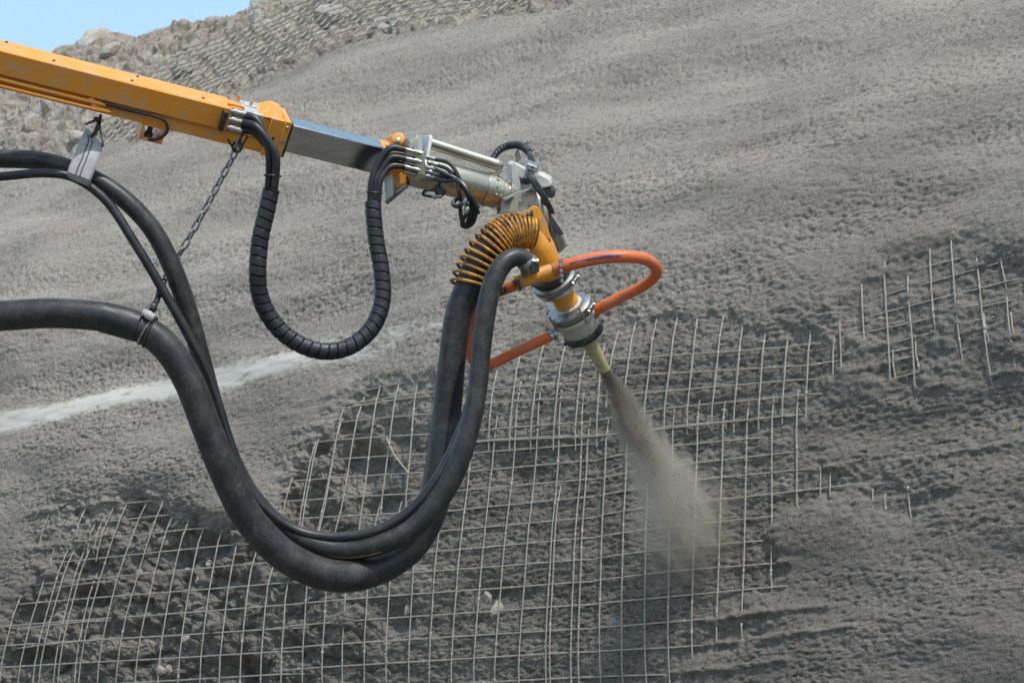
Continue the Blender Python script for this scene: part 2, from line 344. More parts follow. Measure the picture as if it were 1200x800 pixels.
def relief(s, t, px, py):
    e0 = look(EXPb, px, py); rub = look(RUB, px, py); rub = np.where(t > T_CREST-.2, 1, rub)
    st = look(STR, px, py); rid = look(RID, px, py); cav = look(CAV, px, py); lm = look(LMP, px, py); dm = look(SHADE_DAMP, px, py)
    st = sstep(.18, .85, st + .26*pn(s/.14, t/.05, 66) + .20*pn(s/.035, t/.02, 67))*np.clip(st*1.6, 0, 1)
    edge = pn(s/.20, t/.14, 11)*.36 + pn(s/.06, t/.05, 12)*.20 + .12*pn(s/.025, t/.02, 13)
    ee = e0 + edge*np.clip(1.15-abs(2*e0-1)**2, 0, 1)*np.clip(e0*8, 0, 1)
    e = sstep(.45, .95, ee)
    left = sstep(560, 330, px)
    # sprayed skin
    rg = .28 + .62*sstep(-.4, .5, fbm((s+.5*t)/1.1, t/.30, 20, 4)) 
    rg = rg*(1-.25*dm)
    rg = rg*(1-.9*st)
    sk = .0040*pn(s/.06+.3*t, t/.040, 21) + .0045*pn(s/.030, t/.020, 22) + .0036*pn(s/.015, t/.011, 23)
    pit = -.009*sstep(.22, .6, pn(s/.030, t/.017, 24)) - .006*sstep(.25, .6, pn(s/.017, t/.011, 26)) - .006*sstep(.45, .7, pn(s/.05, t/.022, 27))
    lum = lm*.0035*(1-2*abs(pn(s/.036, t/.030, 25)))
    skin = (sk+pit)*rg + lum + .0055*fbm((s+.25*t)/.28, t/.10, 30, 3) + (.048*pn((s+.35*t)/1.15, t/.46, 31) + .020*pn((s+.3*t)/.55, t/.24, 32))*np.clip(1-e0*1.6, 0, 1)
    # rock and earth behind the mesh
    rk = .045*fbm(s/.34, t/.24, 40, 3) + .022*(1-2*abs(pn(s/.13, t/.09, 45))) + .010*(1-2*abs(pn(s/.055, t/.04, 46))) + .005*pn(s/.022, t/.018, 47) + .003*pn(s/.011, t/.010, 48)
    cw = .25*pn(s/.07, t/.06, 68); c1_, g1_ = cells(s/.13+cw, t/.10-cw, 3); c2_, g2_ = cells(s/.05+cw, t/.042+cw, 5)
    rk = .6*rk + (.042*(c1_-.5)+.012*sstep(0, .25, g1_)) + left*(.014*(c2_-.5)+.005*sstep(0, .2, g2_))
    terr = fbm(s/.26+.2*t, t/.20, 64, 3); rk = rk + .035*(np.floor(terr*4)+sstep(.55, 1, terr*4-np.floor(terr*4)))/4
    rock = rk*(.12+.78*left) + (sk+pit)*.75*(1-left) - .11*cav
    lvl = np.where(ee < .55, .024 - .0436*np.clip(ee, 0, .55), .0)
    lvl = np.interp(ee, [0, .3, .6, 1.0], [.026, .016, .000, -1.0])
    deepl = -.008 - .036*left
    lvl = np.where(ee > .6, (ee-.6)/.4*deepl, lvl); lvl = np.maximum(lvl, deepl)
    h = lvl + skin*(1-e) + rock*e + .012*rid*(1-e)
    q = fbm(s/.42, t/.34, 50, 5, .6)
    c3_, g3_ = cells(s/.20+cw, t/.16+cw, 8)
    rb = .012*(c3_-.5) + .055*q + .016*(1-2*abs(pn(s/.24, t/.18, 55))) + .016*(1-2*abs(pn(s/.10, t/.08, 56))) + .010*pn(s/.04, t/.034, 57) - .02
    rub2 = sstep(.35, .65, rub + .3*pn(s/.15, t/.1, 58)*(1-abs(2*rub-1)))
    h = h*(1-rub2) + rb*rub2
    return h, e, rub2, st*sstep(-1.3, -.25, fbm(s/.16, t/.04, 60, 3)), np.clip(dm + .30*sstep(500, 900, px)*(1-dm) + .42*fbm((s+.3*t)/1.3, t/.20, 61, 4)*(1-rub2), 0, 1)  # stain streaks and soft undulation shading are added to the dark tone
# vertex rows (t) and columns (direction seen from in front of the face)
a_lo = np.interp(float(cast(1200, 812)[1]), tt, ang); a_hi = np.interp(T_CREST, tt, ang)
STEP = 1.42/FPX
rows = np.arange(a_lo, a_hi, STEP*.93)
t_rows = np.interp(rows, ang, tt)
t_below = np.linspace(float(np.interp(-CAMZ-.3, zt, tt)), t_rows[0], 60)[:-1]
t_rows = np.concatenate([t_below, t_rows])
def tanpsi(px, py):
    r = ray(px, py); return (r @ hx)/(r @ nb_)
p0 = min(float(tanpsi(-14, y)) for y in (0, 400, 800)); p1 = max(float(tanpsi(1214, y)) for y in (0, 400, 800))
fine = np.linspace(p0, p1, int(1230/1.42))
cols = np.concatenate([p0 - np.geomspace(.002, 3.2, 70)[::-1], fine, p1 + np.geomspace(.002, .9, 50)])
TP, TT = np.meshgrid(cols, t_rows)
Bq = np.interp(TT, tt, bb); S = TP*Bq
P, nrm = base(S, TT); px, py = project(P)
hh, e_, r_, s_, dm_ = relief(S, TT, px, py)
hh = hh + und(S, TT)
P = P + nrm*hh[..., None]
# the crest: rolls over to the level ground above, in growing steps
nr, nc = S.shape
crest = P[-1].copy(); extra = []
roll = [(.03,.025),(.09,.05),(.18,.07),(.32,.08),(.6,.07),(1.2,.05),(3,.0),(8,-.1),(25,-.2),(90,-.3)]
cz = .16*pn(S[-1]/1.5, S[-1]*0, 70) + .09*pn(S[-1]/.4, S[-1]*0, 71) + .05*pn(S[-1]/.12, S[-1]*0, 72)
for k, (db, dz) in enumerate(roll):
    q = crest + db*nb_ + (dz + cz*min(1, (k+1)*.22)*(1 if k < 6 else .3))[:, None]*zz; extra.append(q)
zc = np.mean(crest[:, 2])
extra = np.stack(extra)
for k in range(7, 10): extra[k][:, 2] = zc + roll[k][1]
P = np.concatenate([P, extra]); ne = len(roll)
def padz(A, v): return np.concatenate([A, np.full((ne, nc), v)])
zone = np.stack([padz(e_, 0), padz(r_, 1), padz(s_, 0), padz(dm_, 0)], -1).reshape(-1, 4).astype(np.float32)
nr = P.shape[0]
me = bpy.data.meshes.new('hillside')
idx = (np.arange(nr-1)[:, None]*nc + np.arange(nc-1)[None]).ravel()
quads = np.stack([idx, idx+1, idx+nc+1, idx+nc], -1).astype(np.int32)
me.vertices.add(nr*nc); me.vertices.foreach_set('co', P.reshape(-1).astype(np.float32))
me.loops.add(quads.size); me.loops.foreach_set('vertex_index', quads.ravel())
me.polygons.add(len(quads)); me.polygons.foreach_set('loop_start', np.arange(0, quads.size, 4, dtype=np.int32))
me.polygons.foreach_set('use_smooth', np.ones(len(quads), bool))
me.update(calc_edges=True)
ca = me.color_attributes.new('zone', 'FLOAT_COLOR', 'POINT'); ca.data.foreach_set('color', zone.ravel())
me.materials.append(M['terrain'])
hill = bpy.data.objects.new('hillside', me); COL.objects.link(hill)
tag(hill, 'grey sprayed concrete slope with bare rubble along its top', None, None, 'structure')
print('terrain', nr, nc, nr*nc, 'crest t', T_CREST, 'crest z', zc)
# ground in front, out to the horizon
gm = MB(); gm.add([(-900,-900,0),(900,-900,0),(900,900,0),(-900,900,0)], [(0,1,2,3)])
tag(gm.build('ground', M['ground']), 'bare earth ground below the slope', None, None, 'structure')

# ------------------------------------------------------------------ rubble, boulder, blocks, dry grass
def rockmesh(seed, sub=2):
    import bmesh
    bm = bmesh.new(); bmesh.ops.create_icosphere(bm, subdivisions=sub, radius=1)
    rr = random.Random(seed); pl = [(Vector((rr.gauss(0,1), rr.gauss(0,1), rr.gauss(0,1))).normalized(), rr.uniform(.55, .9)) for _ in range(9)]
    for v in bm.verts:
        for n, d in pl:
            k = v.co.dot(n)
            if k > d: v.co -= n*(k-d)
        v.co *= 1 + rr.uniform(-.03, .03)
    m_ = bpy.data.meshes.new('rock'); bm.to_mesh(m_); bm.free(); m_.materials.append(M['rock']); return m_
RM = [rockmesh(i) for i in range(7)]
def surf_pt(px_, py_, lift=0):
    s, t = cast(np.array([px_], float), np.array([py_], float))
    p0_, _ = base(s, t); X, Y = project(p0_); h, *_ = relief(s, t, X, Y)
    q, n = base(s, t, h+und(s, t)+lift); return Vector(q[0]), Vector(n[0])
def put_rock(px_, py_, size, lift=0, flat=.7):
    q, n = surf_pt(px_, py_, lift)
    o = bpy.data.objects.new('rock', random.choice(RM)); COL.objects.link(o); o.parent = hill
    o.location = q; o.rotation_euler = (random.uniform(0,6), random.uniform(0,6), random.uniform(0,6))
    o.scale = (size, size*random.uniform(.6, .9), size*random.uniform(.5, flat)); return o
rr = random.Random(3); cnt = 0
for _ in range(1200):
    x = rr.uniform(-30, 640); y = rr.uniform(-10, 185)
    lim = np.interp(x, [0,100,178,240,300,430,560,740], [186,176,162,138,100,58,30,-3])
    top = np.interp(x, [-30,90,290,400,640], [120,62,6,-20,-90])
    if y > lim-4 or y < top+6: continue
    if cnt >= 60: break
    if 42+.25*x-2 < y < 100+.24*x and x < 280: continue
    put_rock(x, y, rr.choice([.025,.03,.04,.05,.08])*rr.uniform(.7, 1.3), -.01); cnt += 1
for x, y, sz in [(176,69,.11),(62*1+150,82,.10),(305,33,.12),(340,32,.10),(400,30,.16),(225,52,.10),(130,60,.09),(40,150,.11),(90,160,.10),(20,170,.08),(60,135,.10),
                 (247,661,.028),(272,706,.03),(222,672,.03),(235,680,.025),(195,787,.05),(225,752,.045),(202,786,.04),(590,718,.05),(575,702,.04),(485,716,.03),(330,700,.03),(168,675,.03)]:
    put_rock(x, y, sz, .0)
def standalone(name, px_, py_, t_over, size, mesh_seed, label, cat):
    pass
# boulder on the crest
import bmesh
def crest_pt(px_, back=.35):
    j = int(np.argmin(abs(px[nr-ne-1] - px_))); return Vector(crest[j]) + NB*back + Vector((0, 0, .05))
bp_ = crest_pt(128, .45)
dB = (bp_-CAM).dot(CF); uB = dB/FPX
bm = bmesh.new(); bmesh.ops.create_icosphere(bm, subdivisions=5, radius=1)
for v in bm.verts:
    c = v.co; k = 1 + .18*float(pn(np.array(c.x*1.3+c.z), np.array(c.y*1.3+5), 80)) + .07*float(pn(np.array(c.x*4+c.z*3), np.array(c.y*4), 81)) + .03*float(pn(np.array(c.x*11+c.z*7), np.array(c.y*11-c.z*5), 82))
    v.co = Vector((c.x*43*uB*k, c.y*38*uB*k, c.z*36*uB*k))
mbld = bpy.data.meshes.new('boulder'); bm.to_mesh(mbld); bm.free(); mbld.materials.append(M['rock'])
for p_ in mbld.polygons: p_.use_smooth = True
bo = bpy.data.objects.new('boulder', mbld); COL.objects.link(bo)
xb, yb = project(np.array([bp_])); bo.location = W(123, 74, dB)
tag(bo, 'big rounded pale boulder on the skyline above the orange boom', 'boulder')
for (x0, y0, x1, y1), lb in [((296,4,330,26), 'small pale concrete block at the skyline, beside the sky'), ((334,-8,368,14), 'second pale block on the crest, cut by the top of the picture')]:
    c = crest_pt((x0+x1)/2, .5); d = (c-CAM).dot(CF); m_ = MB()
    a = W(x0, y1, d); b_ = W(x1, y1-9, d); ex = (b_-a).normalized()
    m_.box(W((x0+x1)/2, (y0+y1)/2, d+.1), [ex, Vector((0,0,1)), ex.cross(Vector((0,0,1)))], [(x1-x0)/2*d/FPX, (y1-y0)/2*d/FPX, .16])
    tag(m_.build('concrete_block', M['block'], None, bevel=.012), lb, 'block')
gm = MB(); rr = random.Random(5)
for i in range(700):
    x = rr.uniform(60, 430); c = crest_pt(x, 0) ; 
    q = c + NB*rr.uniform(-.1, .3) + HV*rr.uniform(-.05, .05) + Vector((0, 0, rr.uniform(-.12, .02)))
    q = surf_pt(x, float(np.interp(x, [60,290,430], [66,10,-28])) + rr.uniform(1, 24)**1.0)[0]
    l = rr.uniform(.02, .06); dv = Vector((rr.uniform(-1,.8), rr.uniform(-.3,.3), rr.uniform(-.2,.35))).normalized()*l; sd = Vector((rr.uniform(-1,1), .3, .2)).normalized()*.0028
    mid = q + dv*.55 + Vector((rr.uniform(-.01,.01), 0, .01))
    gm.add([q-sd, q+sd, mid+sd*.7, q+dv-Vector((0,0,l*.15)), mid-sd*.7], [(0,1,2,4),(4,2,3)])
tag(gm.build('dry_grass', M['drygrass'], None, smooth=False), 'brown dry grass and twigs along the skyline', None, None, 'stuff')

# ------------------------------------------------------------------ steel mesh on the face
_cr = random.Random(21); CLOT = MB()
def wire(parent, pts, lift=.006, r=.0036, name='wire', seed=0):
    """pts: outline points of one wire as seen in the photo, laid onto the face"""
    X, Y = [], []
    for (x1, y1), (x2, y2) in zip(pts[:-1], pts[1:]):
        n = max(2, int(math.hypot(x2-x1, y2-y1)/26)); X += [x1+(x2-x1)*i/n for i in range(n)]; Y += [y1+(y2-y1)*i/n for i in range(n)]
    X.append(pts[-1][0]); Y.append(pts[-1][1]); r = r*.86
    X = np.array(X, float); Y = np.array(Y, float)
    if len(X) > 2: X = np.insert(X, [1, len(X)-1], [X[0]*.55+X[1]*.45, X[-1]*.55+X[-2]*.45]); Y = np.insert(Y, [1, len(Y)-1], [Y[0]*.55+Y[1]*.45, Y[-1]*.55+Y[-2]*.45])
    s, t = cast(X, Y); ph = seed*1.7
    wob = .0022*pn(s/.25+ph, t/.25+ph*3, 90)
    dl = np.cumsum(np.r_[0, np.hypot(np.diff(X), np.diff(Y))]); de = np.minimum(dl, dl[-1]-dl)
    Pw, n = base(s, t, und(s, t)+lift+wob-.016*(1-sstep(0, 26, de)))
    # small sideways kinks
    k = .0012*pn(s/.11+ph*5, t/.11-ph, 91); Pw = Pw + k[:, None]*hx
    MB().tube([Vector(p) for p in Pw], r, 5).build(name, M['wire'], parent)
    for i in range(len(Pw)-1):
        if _cr.random() < .5:
            c = Vector(Pw[i]).lerp(Vector(Pw[i+1]), _cr.random()); z = _cr.uniform(.003, .0065); ax_ = (Vector(Pw[i+1])-Vector(Pw[i])).normalized()
            CLOT.lathe(c-ax_*z*1.6, ax_, [(0, z*.3), (z*.8, z*.9), (z*1.8, z), (z*2.8, z*.7), (z*3.3, z*.2)], 5)
def ext(p, k=10):
    (x1, y1), (x2, y2) = p[0], p[-1]; l = math.hypot(x2-x1, y2-y1); ux, uy = (x2-x1)/l, (y2-y1)/l
    return [(x1-ux*k, y1-uy*k)] + list(p[1:-1]) + [(x2+ux*k, y2+uy*k)]
def sheet(label, at, vert, horiz, lift=.006):
    s, t = cast(np.array([at[0]], float), np.array([at[1]], float)); loc = Vector(base(s, t)[0][0])
    r = thing('wire_mesh_sheet', loc, label, 'steel mesh', 'welded wire mesh sheets fixed to the slope')
    k = 0
    for p in vert: wire(r, ext(p), lift+.0036, seed=k, r=.0034 if at[0] < 450 or at[1] < 500 else .0029); k += 1
    for p in horiz: wire(r, ext(p), lift-.0036, seed=k, r=.0041); k += 1
    tag(CLOT.build('concrete_clot', M['wire'], r), None, None, None, 'stuff'); CLOT.v = []; CLOT.f = []
    return r
sheet('bottom left mesh sheet with its wires fanning beside bare rock holes', (200, 720),
  [[(31,700),(15,780),(8,830)], [(78,598),(37,780),(28,830)], [(100,655),(78,780),(70,830)], [(118,683),(102,783),(94,830)], [(148,590),(125,687),(98,830)], [(171.7,588),(146.7,683),(120,830)], [(191.7,587),(160,727),(141,830)],
   [(204,605),(172,780),(163,830)], [(223.7,613),(195,800),(191,830)], [(243,620),(219,800),(215,830)], [(266,620),(245,800),(241,830)],
   [(287,628),(268,800),(264,830)], [(307.7,652),(293,800),(290,830)], [(329.5,672),(317,800),(314,830)], [(351,685),(341,800),(338,830)]],
  [[(50,598),(192,585)], [(43,620),(203,603)], [(47,640),(240,620)], [(43,663),(295,639)], [(40,687),(317,662)], [(23,710),(352,686)],
   [(-40,741),(0,737),(352,712)], [(-40,764),(0,760),(355,739)], [(-40,789),(0,785),(355,766)], [(-40,814),(0,810),(355,792)], [(-40,839),(355,820)]])
sheet('narrow overlapping mesh strip doubling the wires at the far bottom left', (90, 720),
  [[(58,600),(48,640)], [(81.7,655),(56,780),(47,830)], [(89,655),(63,780),(54,830)], [(108,655),(85,780),(76,830)], [(99,598),(92,630)], [(115,612),(109,640)], [(123,610),(117,640)], [(133,598),(121,650)]],
  [[(75,690),(130,684)], [(45,738),(130,730)], [(40,761),(125,753)]], .016)
sheet('mesh sheet over the dark cavity, left of the hanging black hoses', (420, 540),
  [[(343,568),(336,615)], [(375,518),(361,616)], [(371,522),(357,620)], [(404.5,473),(385,622),(380,650)], [(401,500),(382,626)], [(426,475),(405,625),(402,650)], [(448,456),(431,622)], [(472,453),(455,602)], [(496,450),(484,600)], [(520,448),(509,600)]],
  [[(430,457),(512,449),(560,444)], [(388,476),(512,464),(560,459)], [(388,480),(512,468)], [(391,496),(511,489),(560,484)], [(373,518),(511,512),(550,509)], [(346,542),(502,535),(550,531)], [(335,565),(508,556),(550,553)], [(330,589),(496,581),(540,578)], [(350,610),(469,605),(530,600)]])
def vx(x, top, bot, ln):       # a nearly upright wire: x at y=690 and lean per pixel
    return [(x-(690-y)*-ln, y) for y in (top, (top+bot)/2, bot)]
V = [[(373+24.6*i, 693) for i in range(1)]]
sheet('large central mesh sheet below the black hose loop', (520, 700),
  [vx(375,640,830,.08), vx(398,640,830,.075), vx(421,640,830,.075), vx(446,600,830,.07), vx(471,600,830,.07), vx(497,560,830,.07), vx(521,560,830,.075), vx(547,500,830,.08), vx(573,495,830,.08),
   vx(597,463,830,.08), vx(623.5,463,830,.07), vx(652,463,830,.05), vx(680,470,830,.035)],
  [[(340,713),(700,683)], [(340,738),(700,710)], [(340,763),(700,738)], [(340,788),(700,765)], [(340,815),(700,794)], [(440,680),(700,657)], [(480,654),(700,632)], [(505,628),(700,608)], [(515,604),(700,583)],
   [(530,579),(700,562)], [(540,557),(700,540)], [(555,534),(700,521)], [(563,519),(700,510)]])
sheet('mesh sheet under the spray cloud, its right edge lost in fresh concrete', (800, 650),
  [vx(656,575,830,.04), vx(688,500,830,.03), vx(711.5,500,830,.015), vx(736.5,500,830,.008), vx(763,495,830,0), vx(790,488,830,0), vx(818,478,800,0), vx(847,478,790,0), vx(876,478,760,-.01), [(902,470),(908,690)], [(930,462),(934,600)], [(959,545),(962,600)]],
  [[(700,683),(800,670),(930,659)], [(700,710),(800,700),(940,686)], [(700,738),(800,730),(960,716)], [(700,765),(800,760),(900,752)], [(700,794),(800,791),(900,783)], [(700,657),(800,643),(905,633)], [(700,632),(800,617),(927,602),(1027,592)],
   [(700,608),(737,600),(810,590),(1022,563)], [(700,583),(813,563),(987,543)], [(700,562),(810,543),(933,527)], [(700,540),(793,522),(890,511)], [(700,520),(780,500),(930,485)]])
sheet('upper central mesh sheet hanging behind the nozzle, above an overlap', (780, 440),
  [[(589,449),(580,522)], [(617.5,420),(604,522)], [(643,413),(628,520)], [(667,416),(654,519)], [(690,420),(679,519)], [(712,415),(703,515)], [(727,400),(715,470)], [(748,385),(731,500)], [(771,385),(757,498)], [(795,380),(780,497)], [(819,378),(806,498)], [(847,380),(834,494)], [(870,385),(859,496)], [(895,395),(887,492)], [(921,397),(914,485)], [(947,394),(941,478)]],
  [[(610,437),(691,428),(750,422),(920,405),(965,398)], [(577,461),(697,452),(750,442),(950,425),(975,418)], [(568,478),(697,468),(770,461),(945,441)], [(565,508),(697,496),(777,480),(957,458)], [(565,520),(700,513),(780,503),(935,483)]], .014)
sheet('half buried mesh sheet at the right edge, only upright wires clear', (1080, 370),
  [[(975,384),(971,440)], [(982,362),(982,470)], [(1009,312),(1010,446)], [(1036,306),(1039,452)], [(1063,322),(1068,458)], [(1090,283),(1093,388)], [(1116,270),(1119,350),(1123,414)], [(1145,286),(1150,360),(1157,438)], [(1173,292),(1178,330)], [(1180,355),(1188,438)], [(1205,310),(1215,440)], [(1014,410),(1015,448)], [(1041,405),(1044,440)], [(1068,398),(1071,424)], [(1151,368),(1156,398)], [(1184,370),(1189,400)], [(997,400),(998,446)]],
  [[(986,414),(1090,385)], [(1015,414),(1066,402)], [(985,435),(1070,412)], [(1015,447),(1095,426)], [(1070,457),(1102,448)], [(1124,378),(1160,369)], [(1124,387),(1168,378)], [(1159,414),(1220,406)], [(1159,436),(1220,430)], [(982,392),(1080,372),(1190,350)], [(1000,372),(1090,350),(1200,326)], [(1030,345),(1120,322),(1200,303)], [(1060,318),(1140,300)]], .008)
sheet('small patch of mesh showing through lumpy concrete, right of the spray', (1030, 580),
  [[(970,550),(972,600)], [(990,566),(993,602)], [(1020,560),(1023,618)], [(1059,550),(1067,614)], [(1092,560),(1095,592)], [(1034,574),(1036,600)]],
  [[(1003,588),(1060,578),(1123,568)], [(980,624),(1026,618)], [(965,572),(1035,562),(1100,550)]], .003)
lw = thing('loose_wire', surf_pt(475, 538)[0], 'short loose wire end hanging diagonally across the mesh cavity', 'wire')
wire(lw, [(461,517),(474,538),(488,558)], .03, .0042, 'wire')
# mesh on the upper slope: laid out in real spacing along the face
sA = float(cast(100, 178)[0]); sB = float(cast(760, 0)[0])
bx = np.array([60,100,178,240,300,430,560,740,900]); by = np.array([182,176,163,139,103,60,32,-3,-50])
bs, bt = cast(bx.astype(float), by.astype(float)); od = np.argsort(bs); bs, bt = bs[od], bt[od]
def wire_st(parent, s, t, lift, r=.0040):
    h = und(s, t)+lift+.012*pn(s/.5, t/.4, 95)
    Pw, n = base(s, t, h); MB().tube([Vector(p) for p in Pw], r, 4).build('wire', M['wire'], parent)
labels = ['mesh sheet on the far rubble slope, showing below the orange boom', 'mesh sheet draped over rubble just above the end of the orange boom', 'mesh sheet at the top edge of the picture, over the rubble right of the skyline']
s_edges = np.linspace(sA, sB, 4)
for i in range(3):
    s0, s1 = s_edges[i], s_edges[i+1]; tm = float(np.interp((s0+s1)/2, bs, bt))
    q, _ = base(np.array([(s0+s1)/2]), np.array([tm]))
    r = thing('wire_mesh_sheet', Vector(q[0]), labels[i], 'steel mesh', 'welded wire mesh sheets fixed to the slope')
    for s in np.arange(s0, s1+.05, .10):
        tb = float(np.interp(s, bs, bt)); n = 9; k = np.linspace(-.08, 1.25, n)
        wire_st(r, s+0*k+.006*np.sin(s*40), tb+k, .080, .0036)
    tlo = float(np.interp(s1, bs, bt)); thi = float(np.interp(s0, bs, bt)); tl, th = min(tlo, thi), max(tlo, thi)
    for t in np.arange(tl-.02, th+1.2, .10):
        ss = np.linspace(s0-.04, s1+.04, 26); tb = np.interp(ss, bs, bt); ok = (t > tb-.06) & (t < tb+1.25)
        ss = ss[ok]
        if len(ss) > 2: wire_st(r, ss, t+0*ss, .086, .0038)

# ------------------------------------------------------------------ the boom
U = 7.5/FPX
BA, BE = W(272, 128, 7.5), W(600, 211, 7.86)
ax = (BE-BA).normalized(); up0 = (CU - ax*CU.dot(ax)).normalized(); tw0 = ax.cross(up0)
if tw0.dot(CF) > 0: tw0 = -tw0          # towards the camera
def roll_frame(deg):
    c, s = math.cos(R(deg)), math.sin(R(deg)); return up0*c + tw0*s, tw0*c - up0*s
NT, NS = roll_frame(25)
def along(px_):     # point of the boom's reference edge seen at photo column px_
    lo, hi = -8., 3.
    for _ in range(50):
        m_ = (lo+hi)/2; q = BA+ax*m_ - CAM
        if CX+FPX*q.dot(CR)/q.dot(CF) < px_: lo = m_
        else: hi = m_
    return BA + ax*lo
def bpt(px_, y, z, nt_=None, ns_=None): return along(px_) + (nt_ or NT)*y*U + (ns_ or NS)*z*U
def bbox(mb, xa, xb, y0, y1, z0, z1, fr=None, slant=0):
    nt_, ns_ = fr or (NT, NS)
    A, B_ = along(xa), along(xb)
    c = []
    for z in (z0, z1):
        for (P_, y) in ((A, y0), (B_, y0), (B_, y1), (A, y1)): c.append(P_ + nt_*y*U + ns_*z*U)
    mb.hexa(c); return mb
boom = thing('spraying_boom', W(272, 150, 7.5), 'orange telescopic spraying boom with polished inner tube and rotating end head', 'boom')
m_ = MB(); bbox(m_, -1100, 273, -28, 0, -44, 0); m_.build('outer_tube', M['orange'], boom, bevel=.004)
m_ = MB(); bbox(m_, -1100, 330, -45, -28.6, -40, -5); m_.build('lower_channel', M['orange'], boom, bevel=.003)
m_ = MB(); bbox(m_, 273.5, 322, -28, -1.5, -42, -2.5); m_.build('end_section', M['orange'], boom, bevel=.003)
m_ = MB(); bbox(m_, 318, 334, -46, 2, -45, 2); m_.build('collar', M['orange'], boom, bevel=.003)
m_ = MB(); m_.add([bpt(300,-1,0),bpt(300,-1,-42),bpt(332,1.5,-42),bpt(332,1.5,0),bpt(318,13,-32),bpt(318,13,-14),bpt(329,11,-32),bpt(329,11,-14)],
   [(0,1,4,5),(5,4,6,7),(2,3,7,6),(0,5,7,3),(1,2,6,4),(0,3,2,1)]); m_.build('gusset', M['orange'], boom, bevel=.003)
m_ = MB(); bbox(m_, 333.5, 341, -49, 3.5, -47, 4.5); m_.build('end_flange', M['orange'], boom, bevel=.004)
m_ = MB(); bbox(m_, 341, 345, -43, 0, -42, -1); m_.build('wiper_seal', M['dark'], boom, bevel=.003)
m_ = MB(); bbox(m_, 300, 466, -37, -2.5, -37, -6.5); it = m_.build('inner_tube', M['steel'], boom, bevel=.004)
def bolt(parent, c, d, r, h=.004, mat=None, name='bolt'):
    MB().lathe(Vector(c)-d*.003, d, [(0, r), (h+.003, r), (h+.0045, r*.75)], 6).build(name, mat or M['zinc'], parent)
for px_, z in ((10,-38),(64,-12),(156,-12),(165,-34),(240,-14),(-80,-14)): bolt(boom, bpt(px_, 0, z), NT, .0055, .002, M['dark'])
for y in (-4, -22, -40): bolt(boom, bpt(337, y, 4.5), NS, .006)
bolt(boom, bpt(315, -12, -2.5), NS, .006, .002, M['orange']); bolt(boom, bpt(326, -22, 2), NS, .006, .002, M['dark'])
# hydraulic pipes in the recess, cable, bracket
def pipe(parent, pts, r, mat, name, n=10): return MB().tube(pts, r, n).build(name, mat, parent)
def smooth_pts(K, n=8):
    K = [K[0]*2-K[1]] + K + [K[-1]*2-K[-2]]; out = []
    for i in range(1, len(K)-2):
        a, b, c, d = K[i-1:i+3]
        for j in range(n):
            t = j/n; out.append(.5*((2*b)+(c-a)*t+(2*a-5*b+4*c-d)*t*t+(3*b-a-3*c+d)*t**3))
    out.append(K[-2]); return out
pipe(boom, smooth_pts([bpt(-1100,-33,0), bpt(-300,-33,0), bpt(100,-33,0), bpt(112,-32,-1), bpt(118,-29,-3)]), .0065, M['orange'], 'hydraulic_pipe')
pipe(boom, smooth_pts([bpt(-1100,-40,1), bpt(-300,-40,1), bpt(108,-40,1), bpt(118,-37,0), bpt(125,-32,-2)]), .0065, M['orange'], 'hydraulic_pipe')
pipe(boom, smooth_pts([bpt(128,-31,-1), bpt(160,-32,0), bpt(192,-31,1), bpt(203,-34,2), bpt(208,-42,3), bpt(206,-50,3), bpt(199,-58,1), bpt(192,-62,-4)]), .0052, M['rubber2'], 'cable')
br = MB(); bbox(br, 180, 209, -44, -46, -36, -3); bbox(br, 180, 183, -64, -44, -36, -3); bbox(br, 183.2, 208, -64, -61, -36, -3); bbox(br, 205.5, 208.5, -61, -46, -36, -6); br.build('sensor_bracket', M['orange'], boom, bevel=.002)
m_ = MB(); m_.lathe(bpt(192,-60.5,-14), NT, [(0,.014),(.012,.014),(.014,.009),(.03,.009)], 12); m_.build('sensor', M['dark'], boom)
# silver tape around the end section, with a torn orange strip
tp = MB()
for k, (xa, xb) in enumerate([(287,297),(294,304),(301,309)]):
    e = .7+.6*k; bbox(tp, xa+k*.5, xb, -20, e, -43.5-e, -1+e)
    bbox(tp, xa+3, xb+2, e-.3, e+1.6, -40, -26+3*k)
tp.build('silver_tape', M['tape'], boom, bevel=.002)
m_ = MB(); bbox(m_, 268, 288, .5, 3, -14, -11); bbox(m_, 296, 299, 1, 8, -30, -27); bbox(m_, 283, 286, 1, 7, -42, -40); m_.build('tab', M['orange'], boom, bevel=.001)
# hose fittings at the end of the outer tube
def fitting(parent, a, b, r, name='fitting', mat=None):
    d = (b-a); L_ = d.length; d = d.normalized()
    MB().lathe(a, d, [(0,r*.7),(L_*.12,r*.7),(L_*.12,r*1.15),(L_*.40,r*1.15),(L_*.42,r*.85),(L_*.6,r*.85),(L_*.6,r),(L_*.96,r),(L_,r*.8)], 12).build(name, mat or M['zinc'], parent)
FT = [((270,130.5),(289,135)), ((268,140),(286,144.5)), ((266,149.5),(283,154))]
for a, b in FT: fitting(boom, W(*a, 7.40), W(*b, 7.42), 4.3*U)
m_ = MB(); bbox(m_, 262, 267, -26, -2, 0.3, 12); m_.build('fitting_block', M['dark'], boom, bevel=.002)

